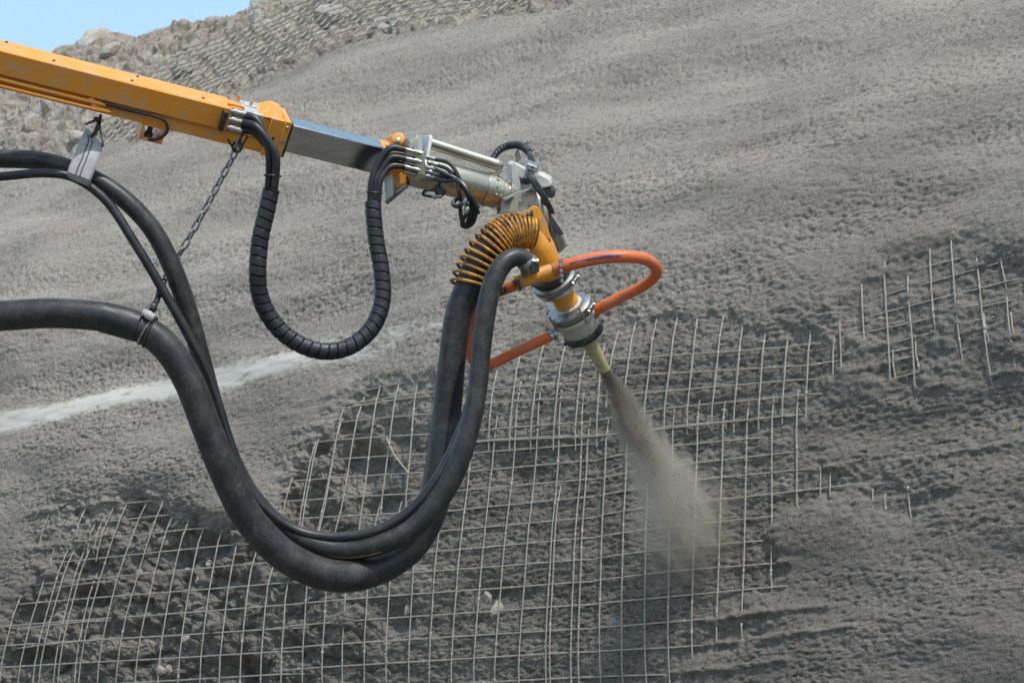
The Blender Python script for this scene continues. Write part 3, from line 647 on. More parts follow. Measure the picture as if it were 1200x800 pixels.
# ------------------------------------------------------------------ rotating head: parts of the boom
T0, S0 = roll_frame(0)
DH = lambda px_: (along(px_)-CAM).dot(CF)
m_ = MB(); bbox(m_, 452, 474, -37, -2, -38, -5); bbox(m_, 474, 480, -39, 4, -41, -3); m_.build('end_clevis', M['orange'], boom, bevel=.003)
m_ = MB(); m_.lathe(W(467,165,DH(467)-.01), -CF*.9+CU*.3, [(0,8*U),(.02,8*U),(.022,6*U)], 20); m_.plate([(453,161),(462,157),(472,159),(478,166),(477,179),(460,177)], DH(467)+.015, .02); m_.build('lug', M['orange'], boom, bevel=.002)
bolt(boom, W(466,165,DH(466)-.035), (-CF*.9+CU*.3).normalized(), .010, .008, M['gold'])
m_ = MB(); m_.plate([(471,163),(477,161),(480,167),(477,172),(472,170)], DH(475)-.015, .02); m_.build('washer_plate', M['zinc'], boom, bevel=.001)
fl = lambda px_, py_: W(px_, py_, DH(px_)+.0)
def cylpx(a, b, r, mat, name, d0=0, n=28, prof=None, parent=None):
    A = W(a[0], a[1], DH(a[0])+d0); B_ = W(b[0], b[1], DH(b[0])+d0); L_ = (B_-A).length
    pr = prof or [(0, r*.97), (0.02, r), (.98, r), (1, r*.97)]
    return MB().lathe(A, B_-A, [(t*L_, q*U) for t, q in pr], n).build(name, mat, parent or boom)
cylpx((478,197),(572,222),20.5,M['gold'],'rotator_body', n=40)
cylpx((566,220.5),(584,226),0,M['gold'],'rotator_neck', n=40, prof=[(0,21.8),(.35,21.8),(.36,20.3),(.95,20.3),(1,19)])
cylpx((583,225.5),(600,230),0,M['gold'],'output_flange', n=36, prof=[(0,18),(.3,18),(.32,15.5),(.55,15.5),(.57,18.5),(1,18.5)])
for k in range(7):
    a = -1.1+k*.5; c = W(576,223.5,DH(576)); e = T0*math.cos(a) + S0*math.sin(a)
    bolt(boom, c+e*20.3*U, e, .0055, .003)
# plate carrying the hose block; lies square to the axis
pc = bpt(487, 0, 0, T0, S0)
def crossplate(px_, pts, th):    # outline in the plane square to the boom: (up, toward) in px
    o_ = along(px_); return MB().prism([o_ + T0*a*U + S0*b*U for a, b in pts], ax*th)
crossplate(494, [(27,-8),(27,12),(22,16),(-14,17),(-22,10),(-24,-10),(-30,-22),(10,-26)], .012).build('hose_plate', M['white'], boom, bevel=.002)
crossplate(481, [(23,-8),(23,6),(0,10),(-36,8),(-36,-22),(10,-24)], .010).build('mounting_plate', M['gold'], boom, bevel=.002)
m_ = MB(); m_.plate([(479,165),(494,158),(496,190),(481,193)], DH(487)-.018, .012); m_.build('cover_plate', M['white'], boom, bevel=.001)
cylpx((500,166.5),(588,195),6.6,M['gold'],'guard_rod', d0=-.02, prof=[(0,6.2),(.03,6.8),(.9,6.8),(.91,7.1),(.985,7.1),(1,6)])
m_ = MB(); m_.plate([(577,203),(582,207),(590,200),(586,197)], DH(582)-.03, .05); m_.build('rod_clamp', M['gold'], boom, bevel=.002)
m_ = MB(); m_.plate([(484,175),(497,178),(500,207),(489,204)], DH(490)-.075, .06); m_.build('hose_block', M['gold'], boom, bevel=.003)
LF = [((494,180),(474,175)), ((494,184.5),(473,180.5)), ((494,190),(474,185.5)), ((493,195),(473,190.5)), ((492,200),(473,195)), ((489,205),(472,201))]
for i, (a, b) in enumerate(LF): fitting(boom, W(*a, 7.66+.012*(i % 2)), W(*b, 7.65+.012*(i % 2)), 2.7*U)
RF = [((499,184),(511,187)), ((500,190),(514,194)), ((500,196),(512,199)), ((500,200),(517,206)), ((499,206),(511,209))]
for i, (a, b) in enumerate(RF): fitting(boom, W(*a, 7.66), W(*b, 7.655), 2.6*U)
m_ = MB(); m_.plate([(450,209),(459,204),(461,229),(452,236)], DH(455)-.03, .05, (4,-1)); m_.build('bracket_plate', M['white'], boom, bevel=.001)
m_ = MB(); m_.plate([(451,236),(477,216),(479,219),(454,240)], DH(465)-.06, .08); m_.build('angle_bar', M['dark'], boom, bevel=.001)
m_ = MB(); m_.plate([(461,205),(476,201),(477,215),(463,226)], DH(468)-.01, .05); m_.build('orange_bracket', M['orange'], boom, bevel=.002)
bolt(boom, W(466,218,DH(466)-.02), -CF, .006)
# right hand bracket and gearbox
DP = 7.84
m_ = MB(); m_.plate([(603,191),(617,199),(623,222),(611,226),(600,226)], DP, .02, (2,-1)); m_.build('bracket_web', M['white'], boom, bevel=.002)
m_ = MB(); m_.plate([(599,193),(604,190),(612,224),(600,229)], DP-.02, .14, (-5,-2)); m_.build('bracket_cheek', M['white'], boom, bevel=.002)
m_ = MB(); m_.plate([(617,191),(630,196),(629,202),(616,198)], DP-.05, .05, (2,-4)); m_.build('hose_clamp_block', M['zinc'], boom, bevel=.002)
bolt(boom, W(624,196,DP-.05), -CF, .005, .002, M['dark'])
m_ = MB(); m_.plate([(628,205),(632,203),(645,210),(647,215),(646,219),(634,221),(626,214)], DP+.02, .12, (2,-3)); m_.build('motor_cap', M['white'], boom, bevel=.006, seg=3)
m_ = MB(); m_.plate([(634,221.5),(646,219),(650,226),(648,232),(643,232),(636,227)], DP+.03, .10, (2,-2)); m_.build('motor', M['dark'], boom, bevel=.004)
m_ = MB(); m_.plate([(606,206),(616,209),(622,212),(620,216),(612,215),(607,213)], DP-.01, .05); m_.build('hose_grommet', M['dark'], boom, bevel=.004, seg=3)
m_ = MB()
m_.plate([(588,232),(599,228),(626,218),(629,223),(629,243),(600,249),(586,252)], DP-.06, .012); m_.build('cradle_front', M['beige'], boom, bevel=.002)
m_ = MB(); m_.plate([(588,232),(601,227.5),(601,231),(592,236)], DP-.075, .02); m_.plate([(612,224),(626,217.5),(628,224),(613,229)], DP-.072, .014); m_.build('cradle_lip', M['beige'], boom, bevel=.002)
m_ = MB(); m_.plate([(614,225.5),(624,221),(626,225.5)], DP-.075, .004); m_.plate([(591,236),(602,231),(602,233),(593,240)], DP-.078, .004); m_.build('cradle_slot', M['dark'], boom)
bolt(boom, W(610,236.5,DP-.06), -CF, .0065, .005); bolt(boom, W(620,240,DP-.06), -CF, .004, .003)
m_ = MB(); m_.add([W(627,219,DP-.06),W(629,243,DP-.06),W(641,264,DP-.03),W(652,297,DP),W(657,295,DP+.02),W(665,287,DP+.10),W(661,276,DP+.07),W(644,243,DP),
      W(628,219,DP+.06),W(631,243,DP+.06)], [(0,1,2,7),(2,3,4,5),(2,5,6,7),(0,7,8),(1,9,2)]); sol = m_.build('side_channel', M['beige'], boom)
so_ = sol.modifiers.new('s', 'SOLIDIFY'); so_.thickness = .006; so_.offset = 0
m_ = MB(); m_.plate([(634,229),(637,233),(639,242),(635,239)], DP-.052, .01); m_.plate([(642,246),(661,274),(656,277),(645,268),(641,259)], DP-.02, .03, (0,0)); m_.build('channel_opening', M['dark'], boom)
m_ = MB(); m_.plate([(660,275),(662.5,274),(666,286),(663,288)], DP+.03, .02); m_.build('channel_edge', M['white'], boom, bevel=.001)
m_ = MB(); m_.plate([(644,262),(650,274),(655,294),(648,290),(643,276)], DP-.035, .03); m_.build('bracket_side', M['dark'], boom, bevel=.003)
m_ = MB(); m_.plate([(580,236),(588,236),(586,250),(583,252)], DP+.02, .03); m_.build('cradle_fin', M['beige'], boom, bevel=.001)
# black hose loop behind the head
m_ = MB(); p_, r_2 = spline([(576,189,7.95,3.6),(583,178,7.97,4.2),(594,171.5,7.98,4.6),(605,170,7.97,4.8),(614,173,7.95,4.8),(620,179,7.93,4.5)], .004)
m_.tube(p_, r_2, 14, mod=lambda L_, a: 1-.16*(math.sin((L_/.014*2*math.pi)+a) > .72)); hl = m_.build('wrapped_hose', M['plastic'], thing('hose_loop', W(600,180,7.95), 'short black wrapped hose arching over the back of the rotating head', 'hose'))
hlr = hl.parent
for k, dx in enumerate((-2.2, .6, 3.2)):
    p_, r_2 = spline([(619+dx*.4,177,7.93,1.9),(622+dx*.8,186,7.90,1.8),(624+dx,196,7.83,1.8),(621+dx,206,7.775,2.4),(630+dx*.8,220,7.765,2.4),(640+dx*.6,236,7.77,2.3),(647+dx*.4,250,7.79,2.2)], .008)
    MB().tube(p_, r_2, 8).build('hose_strand', M['rubber2'], hlr)
m_ = MB(); m_.lathe(W(606,171,8.01), (W(616,168,7.99)-W(606,171,8.01)), [(0,4*U),(.01,5.5*U),(.03,5.5*U),(.045,3*U)], 16); m_.plate([(603,180),(607,174),(611,186),(605,192)], 7.99, .02); m_.build('hose_elbow', M['zinc'], hlr)

# ------------------------------------------------------------------ wrapped hydraulic hose bundle
hb = thing('hydraulic_hose_bundle', W(380, 405, 7.5), 'hydraulic hoses in black spiral wrap hanging in a U between both boom sections', 'hose bundle')
BP = [(318,222,7.42,10),(313,245,7.42,10.2),(305,280,7.42,10.4),(302,315,7.42,10.5),(304,343,7.43,10.5),(314,368,7.44,10.5),(333,391,7.45,10.5),(360,407,7.46,10.3),(388,411.5,7.48,10.3),(415,403,7.5,10.2),(437,382,7.53,10.2),(448,352,7.56,10.0),(447,318,7.58,9.8),(441,283,7.6,9.7),(438,255,7.61,9.7),(437,237,7.62,9.7)]
p_, r_2 = spline(BP, .0017); PITCHW = 11*U
def wrapmod(L_, a):
    f = (L_/PITCHW + a/(2*math.pi)) % 1.0
    g = 1 - .22*math.exp(-((f-.06)/.045)**2) - .22*math.exp(-((f-1.06)/.045)**2)
    return g*(1+.035*(f-.5))
MB().tube(p_, r_2, 24, mod=wrapmod).build('spiral_wrap', M['plastic'], hb)
for k, (a, b) in enumerate(FT):
    off = (-4, 4.0, 0)[k]; dz = (.0, -.018, .02)[k]
    p_, r_2 = spline([(b[0]-3,b[1]-.5,7.42,4.6),(300-k*2,140+k*7,7.41+dz,4.6),(312+off*.5-k,158+k*5,7.40+dz,4.6),(319+off,180+k,7.40+dz,4.6),(319.5+off,203,7.41+dz,4.6),(317+off*.9,228,7.42+dz*.6,4.6)], .008)
    MB().tube(p_, r_2, 10).build('hose', M['rubber2'], hb)
m_ = MB(); m_.tube([W(304,204,7.41)+CF*0, W(304.2,204,7.41)], .001, 3); 
MB().torus(W(319.5,206,7.41), W(319,215,7.41)-W(320,200,7.41), 9.6*U, 1.2*U, 20, 6).build('cable_tie', M['plastic'], hb)
for k, (a, b) in enumerate([LF[0], LF[2], LF[4], LF[1], LF[3]]):
    off = (-5, 1, 5.5, -2, 3)[k]; dz = (0, 0, 0, .03, .03)[k]; rr_ = 4.2 if k < 3 else 3.2
    p_, r_2 = spline([(b[0]+1,b[1]+.3,7.65+dz,rr_*.8),(458+off*.3,b[1]+k*.4-1,7.64+dz,rr_),(447+off*.7,195+off*.9+2*(k<3),7.63+dz,rr_),(440+off*.9,213,7.62+dz,rr_),(438+off*.8,240,7.62+dz*.3,rr_)], .008)
    MB().tube(p_, r_2, 10).build('hose', M['rubber2'], hb)
MB().torus(W(438.5,226,7.625), W(438,236,7.62)-W(439,222,7.62), 9.2*U, 1.0*U, 20, 6).build('cable_tie', M['plastic'], hb)
# thin hoses of the head, tangled below it
ht = thing('head_hose_tangle', W(550, 250, 7.6), 'thin black hoses drooping in a tangle under the gold rotator', 'hose bundle')
for K in ([(510,187,7.64,2.2),(524,190,7.63,2.3),(533,199,7.62,2.4),(540,213,7.61,2.6),(549,230,7.6,3),(557,245,7.62,3.4),(554,260,7.64,3.2),(547,266,7.65,2.6)],
          [(513,194,7.64,2.2),(524,198,7.63,2.4),(533,207,7.62,2.6),(545,222,7.60,3),(556,240,7.61,3.2),(560,250,7.63,3)],
          [(511,199,7.64,2.2),(522,204,7.62,2.5),(537,212,7.61,2.9),(549,228,7.6,3.2),(553,243,7.62,3.4),(548,262,7.64,2.8)],
          [(516,206,7.64,2.6),(528,208,7.62,3),(541,215,7.60,3.2),(550,228,7.59,3.2),(560,244,7.61,3.2)],
          [(510,209,7.64,2.2),(520,212,7.62,2.4),(535,212,7.61,2.6),(538,225,7.6,2.6),(540,236,7.61,2.6)],
          [(516,214,7.66,1.8),(508,222,7.66,1.8),(499,223,7.66,1.8),(496,228,7.67,1.8),(508,231,7.67,1.8)],
          [(537,232,7.62,2.4),(531,238,7.61,2.6),(535,242,7.60,2.6),(545,238,7.60,2.6),(548,248,7.61,2.6),(543,257,7.62,2.4),(541,264,7.63,2.2),(547,267,7.64,2.2)],
          [(539,240,7.63,2.4),(540,252,7.62,2.6),(543,262,7.63,2.8),(550,262,7.65,2.4)]):
    p_, r_2 = spline(K, .006); MB().tube(p_, r_2, 9).build('hose', M['rubber2'], ht)
for c in ((543,240),(545,250)): MB().lathe(W(*c,7.60), CR*.5+CU, [(0,2.6*U),(.005,3.6*U),(.018,3.6*U),(.024,2.4*U)], 8).build('fitting', M['zinc'], ht)
fitting(ht, W(507,231,7.66), W(518,230,7.65), 2.4*U)
MB().lathe(W(516,224,7.67), -CF, [(0,7*U),(.012,7*U),(.02,4*U)], 14).build('plug', M['dark'], ht)

# ------------------------------------------------------------------ delivery arm, pipe and nozzle
arm = thing('nozzle_arm', W(640, 300, 7.8), 'yellow nozzle pipe with bolted couplings, pale cone and tan tip aimed at the slope', 'nozzle')
NA, NZ = W(622, 280, 7.78), W(709, 434, 8.06); nd = (NZ-NA).normalized(); NL = (NZ-NA).length; un = 7.9/FPX; KN = NL/ (math.hypot(87,154))
def npos(p): return NA + nd*(p*KN)
def nlathe(prof, mat, name, n=32, parent=None): return MB().lathe(NA, nd, [(p*KN, r*un) for p, r in prof], n).build(name, mat, parent or arm)
m_ = MB(); p_, r_2 = spline([(624,256,7.80,6),(629,270,7.79,11.5),(635,290,7.79,15.5),(643,312,7.81,15.5),(648,328,7.84,14.5)], .008); m_.tube(p_, r_2, 28); m_.build('arm_pipe', M['yellow'], arm)
m_ = MB(); m_.plate([(610,251),(625,241),(631,243),(641,262),(646,282),(636,276),(628,262),(622,252)], 7.755, .012); m_.build('gusset_plate', M['yellow'], arm, bevel=.002)
m_ = MB(); m_.plate([(606,252),(623,243.5),(625,246),(612,256)], 7.745, .012); m_.build('gusset_rib', M['yellow'], arm, bevel=.001)
m_ = MB(); m_.plate([(613,251),(623,246),(626,255),(621,256)], 7.748, .004); m_.build('gusset_recess', M['dark'], arm)
bolt(arm, W(619.5,250,7.745), -CF, .006)
nlathe([(50,14.3),(100,14.3)], M['yellow'], 'lower_pipe')
def coupling(p, r, w_, name='pipe_coupling'):
    o = nlathe([(p-w_,r*.72),(p-w_*.8,r*.86),(p-w_*.5,r*.98),(p-w_*.2,r),(p-.4,r),(p,r*.93),(p+.4,r),(p+w_*.2,r),(p+w_*.5,r*.98),(p+w_*.8,r*.86),(p+w_,r*.72)], M['zinc'], name, 40)
    x, y, z = frame_of(nd)
    for a in (.2, 3.3):
        e = x*math.cos(a)+y*math.sin(a); c = npos(p)+e*r*un*1.05
        b_ = MB(); b_.box(c, [e, e.cross(nd), nd], [4*un, 4.5*un, w_*un*.5]); b_.build('clamp_ear', M['zinc'], o, bevel=.002)
        bb_ = MB(); bb_.lathe(c+e*1.5*un-e.cross(nd)*7.5*un, e.cross(nd), [(0,2.6*un),(2.5*un,2.6*un),(2.5*un,1.5*un),(13*un,1.5*un),(13*un,2.6*un),(15*un,2.6*un)], 6); bb_.build('bolt', M['zinc'], o)
    return o
nlathe([(43,20),(44,25),(47,25.5),(50,24)], M['dark'], 'gasket_ring')
coupling(56, 27.5, 5.5); nlathe([(61,24),(64,26),(66,22)], M['zinc'], 'clamp_band')
coupling(93, 28, 6)
nlathe([(86,15),(88,20),(92,22.5),(93,19)], M['white'], 'pipe_socket')
nlathe([(99,27),(101.5,28),(104,27),(105,25.2),(122,21.5),(124,18)], M['nozzle'], 'nozzle_cone')
nlathe([(120,19),(121,24.5),(124.5,25.5),(128,24),(130,18),(131,12)], M['dark'], 'locking_ring')
x_, y_, _ = frame_of(nd)
for k in range(6):
    a = k*1.047+.3; e = x_*math.cos(a)+y_*math.sin(a); bolt(arm, npos(124.5)+e*25*un, e, .006, .006, M['dark'], 'grip_lug')
for k in range(4):
    a = k*1.57+.6; e = x_*math.cos(a)+y_*math.sin(a); b_ = MB(); b_.lathe(npos(84)+e*27.5*un, nd, [(0,2*un),(2*un,2*un),(2*un,1.2*un),(20*un,1.2*un),(20*un,2*un),(23*un,2*un)], 6); b_.build('bolt', M['zinc'], arm)
nlathe([(128,10.2),(135,9.8),(168,7.0),(176.5,6.6),(177,5)], M['tip'], 'nozzle_tip', 24)
# side air ports on the cone
fitting(arm, W(690,372,7.93), W(699,366,7.92), 6.0*un, 'hose_port'); fitting(arm, W(652,391,7.90), W(643,395,7.89), 6.0*un, 'hose_port')
# yellow cross pipe with its hose clamps
m_ = MB(); p_, r_2 = spline([(606,332,7.70,8.2),(618,327,7.69,8.2),(634,321,7.70,8.2),(650,315.5,7.71,8)], .006); m_.tube(p_, r_2, 20); m_.build('cross_pipe', M['yellow'], arm)
for c0, c1 in (((648,316.2),(652,314.8)), ((608,331.5),(604,333))):
    a_, b_ = W(*c0,7.71), W(*c1,7.71); MB().lathe(a_, b_-a_, [(0,9.2*un),((b_-a_).length,9.2*un)], 20).build('clamp_band', M['zinc'], arm)
m_ = MB()
for k in range(5): m_.lathe(W(656.5+.4*k, 303+6*k, 7.66), CR*.1-CU, [(0,2.1*un),(.006,2.6*un),(.012,2.6*un),(.014,1.6*un)], 8)
m_.build('clamp_screw', M['zinc'], arm)
m_ = MB(); m_.lathe(W(611,339,7.665), W(606,331,7.665)-W(611,339,7.665), [(0,2*un),(.02,2*un),(.022,3.2*un),(.035,3.2*un)], 8); m_.build('clamp_screw', M['dark'], arm)
m_ = MB(); m_.lathe(W(616,303,7.64), W(622,316,7.66)-W(616,303,7.64), [(0,10*un),(.012,12.5*un),(.02,12.5*un),(.024,10*un),(.034,10*un),(.036,12*un),(.044,12*un)], 22); m_.build('hose_coupling', M['zinc'], arm)
m_ = MB(); m_.box(W(627,314,7.62), [CR+CU*.3, CU, CF], [5*un,6*un,5*un]); m_.build('coupling_lug', M['dark'], arm, bevel=.003)
m_ = MB(); m_.lathe(W(624,306,7.61), CR-CU*.1, [(0,2.5*un),(.012,2.5*un),(.012,3.4*un),(.02,3.4*un)], 8); m_.build('bolt', M['zinc'], arm)

# coil spring guard
sg = thing('spring_guard', W(575, 290, 7.74), 'scuffed yellow coil spring wrapped round the upper end of the thick hose', 'spring')
SP = [(625,273,7.78,18),(612,271,7.77,20),(598,273,7.76,21.5),(584,282,7.75,23),(572,294,7.745,23.5),(562,309,7.74,23.5),(554,325,7.735,23.5),(549,340,7.73,23)]
p_, r_2 = spline(SP, .004)
cum = [0]
for i in range(1, len(p_)): cum.append(cum[-1]+(p_[i]-p_[i-1]).length)
TOT = cum[-1]; hel = []; s_cur = 0; ph = 0; pa = np.array([list(q) for q in p_]); cu = np.array(cum)
tang = [(p_[min(i+1,len(p_)-1)]-p_[max(i-1,0)]).normalized() for i in range(len(p_))]
bn = CF
while s_cur < TOT:
    q = Vector([np.interp(s_cur, cu, pa[:, k]) for k in range(3)]); i = min(len(p_)-1, int(np.searchsorted(cu, s_cur)))
    T_ = tang[i]; x = (bn - T_*bn.dot(T_)).normalized(); y = T_.cross(x); r = np.interp(s_cur, cu, r_2)
    hel.append(q + (x*math.cos(ph)+y*math.sin(ph))*r)
    pitch = (4.0 if s_cur < 46*U else (4.0+4.9*min(1, (s_cur-46*U)/(14*U))))*U
    ph += 2*math.pi/22; s_cur += pitch/22
MB().tube(hel, 1.95*U, 7).build('coil', M['springpaint'], sg)
MB().torus(W(625,273,7.78), tang[0], 17.5*U, 2.4*U, 28, 8).build('end_ring', M['dark'], sg)

# ------------------------------------------------------------------ hoses
def hose(name, label, P_, mat, n=20, step=.014, cat='hose', ribs=0, kids=None):
    p_, r_2 = spline(P_, step); r = thing(name, p_[len(p_)//2], label, cat)
    def md(L_, a): return 1 + .006*math.sin(L_*ribs*6.283) if ribs else 1
    MB().tube(p_, r_2, n, mod=md if ribs else None).build('hose_wall', mat, r); return r
HA = [(-700,440,7.3,18),(-300,398,7.3,18),(-100,374,7.3,18),(0,370,7.3,17.8),(60,367,7.3,17.6),(120,371,7.3,17.5),(163,383,7.3,17.5),(195,407,7.3,17.5),(220,445,7.3,17.6),(240,495,7.3,17.8),(262,550,7.31,18),(290,605,7.33,18.5),(330,648,7.36,19),(375,671,7.40,19),(415,674,7.46,19),(455,660,7.54,19),(487,633,7.60,18.8),(507,592,7.65,18.5),(517,540,7.68,18),(524,480,7.70,17),(530,420,7.71,16),(537,370,7.72,16),(549,338,7.73,16.8),(560,311,7.74,17),(575,289,7.75,17),(600,273,7.765,16),(622,272,7.78,14)]
ha = hose('concrete_hose', 'thickest dusty black hose, entering low at the left edge and ending in the spring', HA, M['rubber'], 28, .012, ribs=0)
HB = [(-700,250,7.5,11.5),(-300,205,7.5,11.5),(-100,186,7.5,11.3),(0,186,7.5,11),(50,189,7.5,11),(95,203,7.49,11),(140,229,7.48,11),(178,268,7.48,11.2),(204,318,7.48,11.5),(222,370,7.49,11.5),(237,425,7.50,11.3),(252,480,7.50,11.2),(272,540,7.49,11.2),(300,588,7.48,11.4),(340,624,7.47,11.6),(390,643,7.46,12),(440,639,7.45,12.5),(488,615,7.46,12.8),(526,566,7.48,13),(547,512,7.50,12.4),(559,460,7.53,11.4),(565,400,7.55,11.6),(572,352,7.57,12),(580,325,7.59,12),(592,307,7.61,11.5),(605,301,7.63,11),(616,304,7.64,10.5)]
hb_ = hose('air_hose', 'medium black hose in front, with a yellow line and curled elbow beside the spring', HB, M['rubber'], 24, .012)
p_, r_2 = spline([(x, y+r*.74, d-.72*r*U, 0.9) for x, y, d, r in HB[14:18]], .02); MB().tube(p_, [q*.7 for q in r_2], 6).build('yellow_line', M['yellowline'], hb_)
a_, b_ = W(579,333,7.59), W(577,338,7.59); MB().lathe(a_, b_-a_, [(0,13*U),((b_-a_).length,13.6*U)], 24).build('band', M['rubber2'], hb_)
HC = [(-700,300,7.42,5.5),(-300,240,7.42,5.5),(-100,214,7.42,5.5),(0,207,7.42,5.3),(50,203,7.42,5.3),(88,209,7.43,5.3),(125,236,7.43,5.4),(158,285,7.42,5.5),(190,338,7.42,5.6),(222,395,7.42,5.8),(248,450,7.43,5.8),(268,515,7.43,5.8),(290,570,7.43,5.8),(318,603,7.44,5.9),(355,624,7.45,6),(400,629,7.45,6),(445,620,7.45,6.2),(485,594,7.47,6.2),(515,556,7.49,6.2),(534,518,7.52,6.2),(549,478,7.60,6),(561,430,7.66,6),(566,385,7.68,6),(572,350,7.70,6),(590,338,7.72,6)]
hc_ = hose('water_hose', 'thinnest plain black hose running along the inside of the loop', HC, M['rubber2'], 14, .014)
r1 = hose('additive_hose', 'bright orange hose looping out to the right of the nozzle', [(650,315.5,7.70,7.4),(664,311,7.69,7.8),(685,305.5,7.68,7.9),(710,301.5,7.68,7.8),(735,300.5,7.69,7.6),(757,304,7.72,7.2),(769,314,7.76,6.8),(766,325,7.80,6.6),(752,336,7.84,6.6),(730,347,7.88,6.7),(712,356,7.90,6.8),(697,364.5,7.92,6.8)], M['redhose'], 18, .008)
p_, r_2 = spline([(x, y-r*.15, d-.80*r*U, q) for x, y, d, r, q in [(668,310,7.685,7.8,1.6),(690,305,7.68,7.8,2.8),(712,301.5,7.68,7.8,3.1),(732,301.5,7.69,7.6,2.6),(750,305.5,7.71,7.2,1.2)]], .01); MB().tube(p_, r_2, 6).build('printed_stripe', M['purple'], r1)
r2 = hose('additive_hose', 'orange hose sagging behind the black hoses, left of the nozzle', [(606,333,7.71,6.5),(596,337,7.73,7),(580,343,7.78,7),(565,355,7.83,6.8),(555,373,7.87,6.8),(551,393,7.89,6.8),(551,414,7.90,6.8),(560,426,7.90,6.6),(576,426,7.90,6.4),(597,416,7.90,6.3),(620,405,7.89,6.4),(644,394,7.89,6.5)], M['redhose'], 16, .008)
# worn sleeve and lashing on the thick hose, where the chain holds it
def sleeve(parent, i0_, i1_, P_, mat, name, k=1.06):
    p_, r_2 = spline(P_[i0_:i1_+1], .012); MB().tube(p_, [q*k for q in r_2], 24).build(name, mat, parent)
sleeve(ha, 5, 6, HA, M['rubber2'], 'sleeve', 1.05)
for (x, y) in ((160,381),(186,398)):
    pass
# chain with hook
ch = thing('lifting_chain', W(240, 240, 7.45), 'steel chain slanting from the boom down to the thick black hose', 'chain')
def linkmesh(L_, Wd, r):
    mb = MB(); pts = []
    n = 7; h = L_/2-Wd/2
    for i in range(n): a = math.pi*i/(n-1); pts.append(Vector((math.cos(a)*(Wd/2-r), 0, h+math.sin(a)*(Wd/2-r))))
    for i in range(n): a = math.pi+math.pi*i/(n-1); pts.append(Vector((math.cos(a)*(Wd/2-r), 0, -h+math.sin(a)*(Wd/2-r))))
    m = len(pts); vs = []; K = 6
    for i in range(m):
        T_ = (pts[(i+1) % m]-pts[i-1]).normalized(); y = Vector((0, 1, 0)); x = T_.cross(y)
        for k in range(K): a = 2*math.pi*k/K; vs.append(pts[i]+(x*math.cos(a)+y*math.sin(a))*r)
    mb.add(vs, [(i*K+k, ((i+1) % m)*K+k, ((i+1) % m)*K+(k+1) % K, i*K+(k+1) % K) for i in range(m) for k in range(K)])
    me_ = bpy.data.meshes.new('link'); me_.from_pydata([tuple(v) for v in mb.v], [], mb.f); me_.materials.append(M['chain'])
    me_.polygons.foreach_set('use_smooth', [True]*len(me_.polygons)); return me_
LK = linkmesh(15.5*U, 9.5*U, 1.45*U)
p_, _r = spline([(281,164,7.44,1),(272,186,7.45,1),(258,212,7.46,1),(243,240,7.46,1),(227,269,7.47,1),(211,297,7.48,1),(198,318,7.52,1),(189,336,7.50,1)], .004)
cu = [0]
for i in range(1, len(p_)): cu.append(cu[-1]+(p_[i]-p_[i-1]).length)
cu = np.array(cu); pa = np.array([list(q) for q in p_]); s_ = 0; k = 0
while s_ < cu[-1]-.02:
    a_ = Vector([np.interp(s_, cu, pa[:, j]) for j in range(3)]); b_ = Vector([np.interp(s_+.03, cu, pa[:, j]) for j in range(3)])
    z = (b_-a_).normalized(); x, y, _ = frame_of(z, CF); an = (R(25) if k % 2 else R(-62)) + rr.uniform(-.2, .2)
    X = x*math.cos(an)+y*math.sin(an); Y = z.cross(X)
    o = bpy.data.objects.new('link', LK); COL.objects.link(o); o.parent = ch
    mt = Matrix((X, Y, z)).transposed().to_4x4(); o.matrix_basis = Matrix.Translation((a_+b_)/2 - ch.location) @ mt
    s_ += 12.0*U; k += 1
for K in ([(267,163),(275,178)], [(290,160),(281,176)], [(284,158),(276,172)]):
    MB().tube([W(*K[0],7.42), W(*K[1],7.44)], 1.3*U, 6).build('hanger_wire', M['dark'], ch)
MB().torus(W(278,172,7.44), CF+CR*.3, 6*U, 1.6*U, 18, 8).build('ring', M['dark'], ch)
m_ = MB(); p_, r_2 = spline([(192,333,7.50,2.6),(186,345,7.45,4.2),(180,357,7.40,4.8),(176,364,7.36,4.4)], .006); m_.tube(p_, r_2, 12); m_.build('hook_body', M['dark'], ch)
p_, r_2 = spline([(190,330,7.47,1.5),(183,343,7.41,1.6),(177,356,7.36,1.7),(171,366,7.3,1.8),(165,370,7.25,1.6)], .006); MB().tube(p_, r_2, 8).build('hook', M['chain'], ch)
MB().torus(W(178,361,7.385), W(176,364,7.36)-W(186,345,7.45), 5.2*U, 1.1*U, 18, 6).build('ring', M['chain'], ch)
c_ = W(172,387,7.3); td = (W(185,397,7.3)-W(160,382,7.3)).normalized()
MB().torus(c_, td, 18.4*U, 1.3*U, 32, 6).build('lashing_wire', M['chain'], ch); MB().torus(c_+td*.012, (td+CU*.12).normalized(), 18.4*U, 1.2*U, 32, 6).build('lashing_wire', M['dark'], ch)
p_, r_2 = spline([(169,366,7.28,4),(174,369,7.262,5.5),(180,373,7.26,4.5)], .005); MB().tube(p_, r_2, 10).build('cloth_pad', M['strap'], ch)

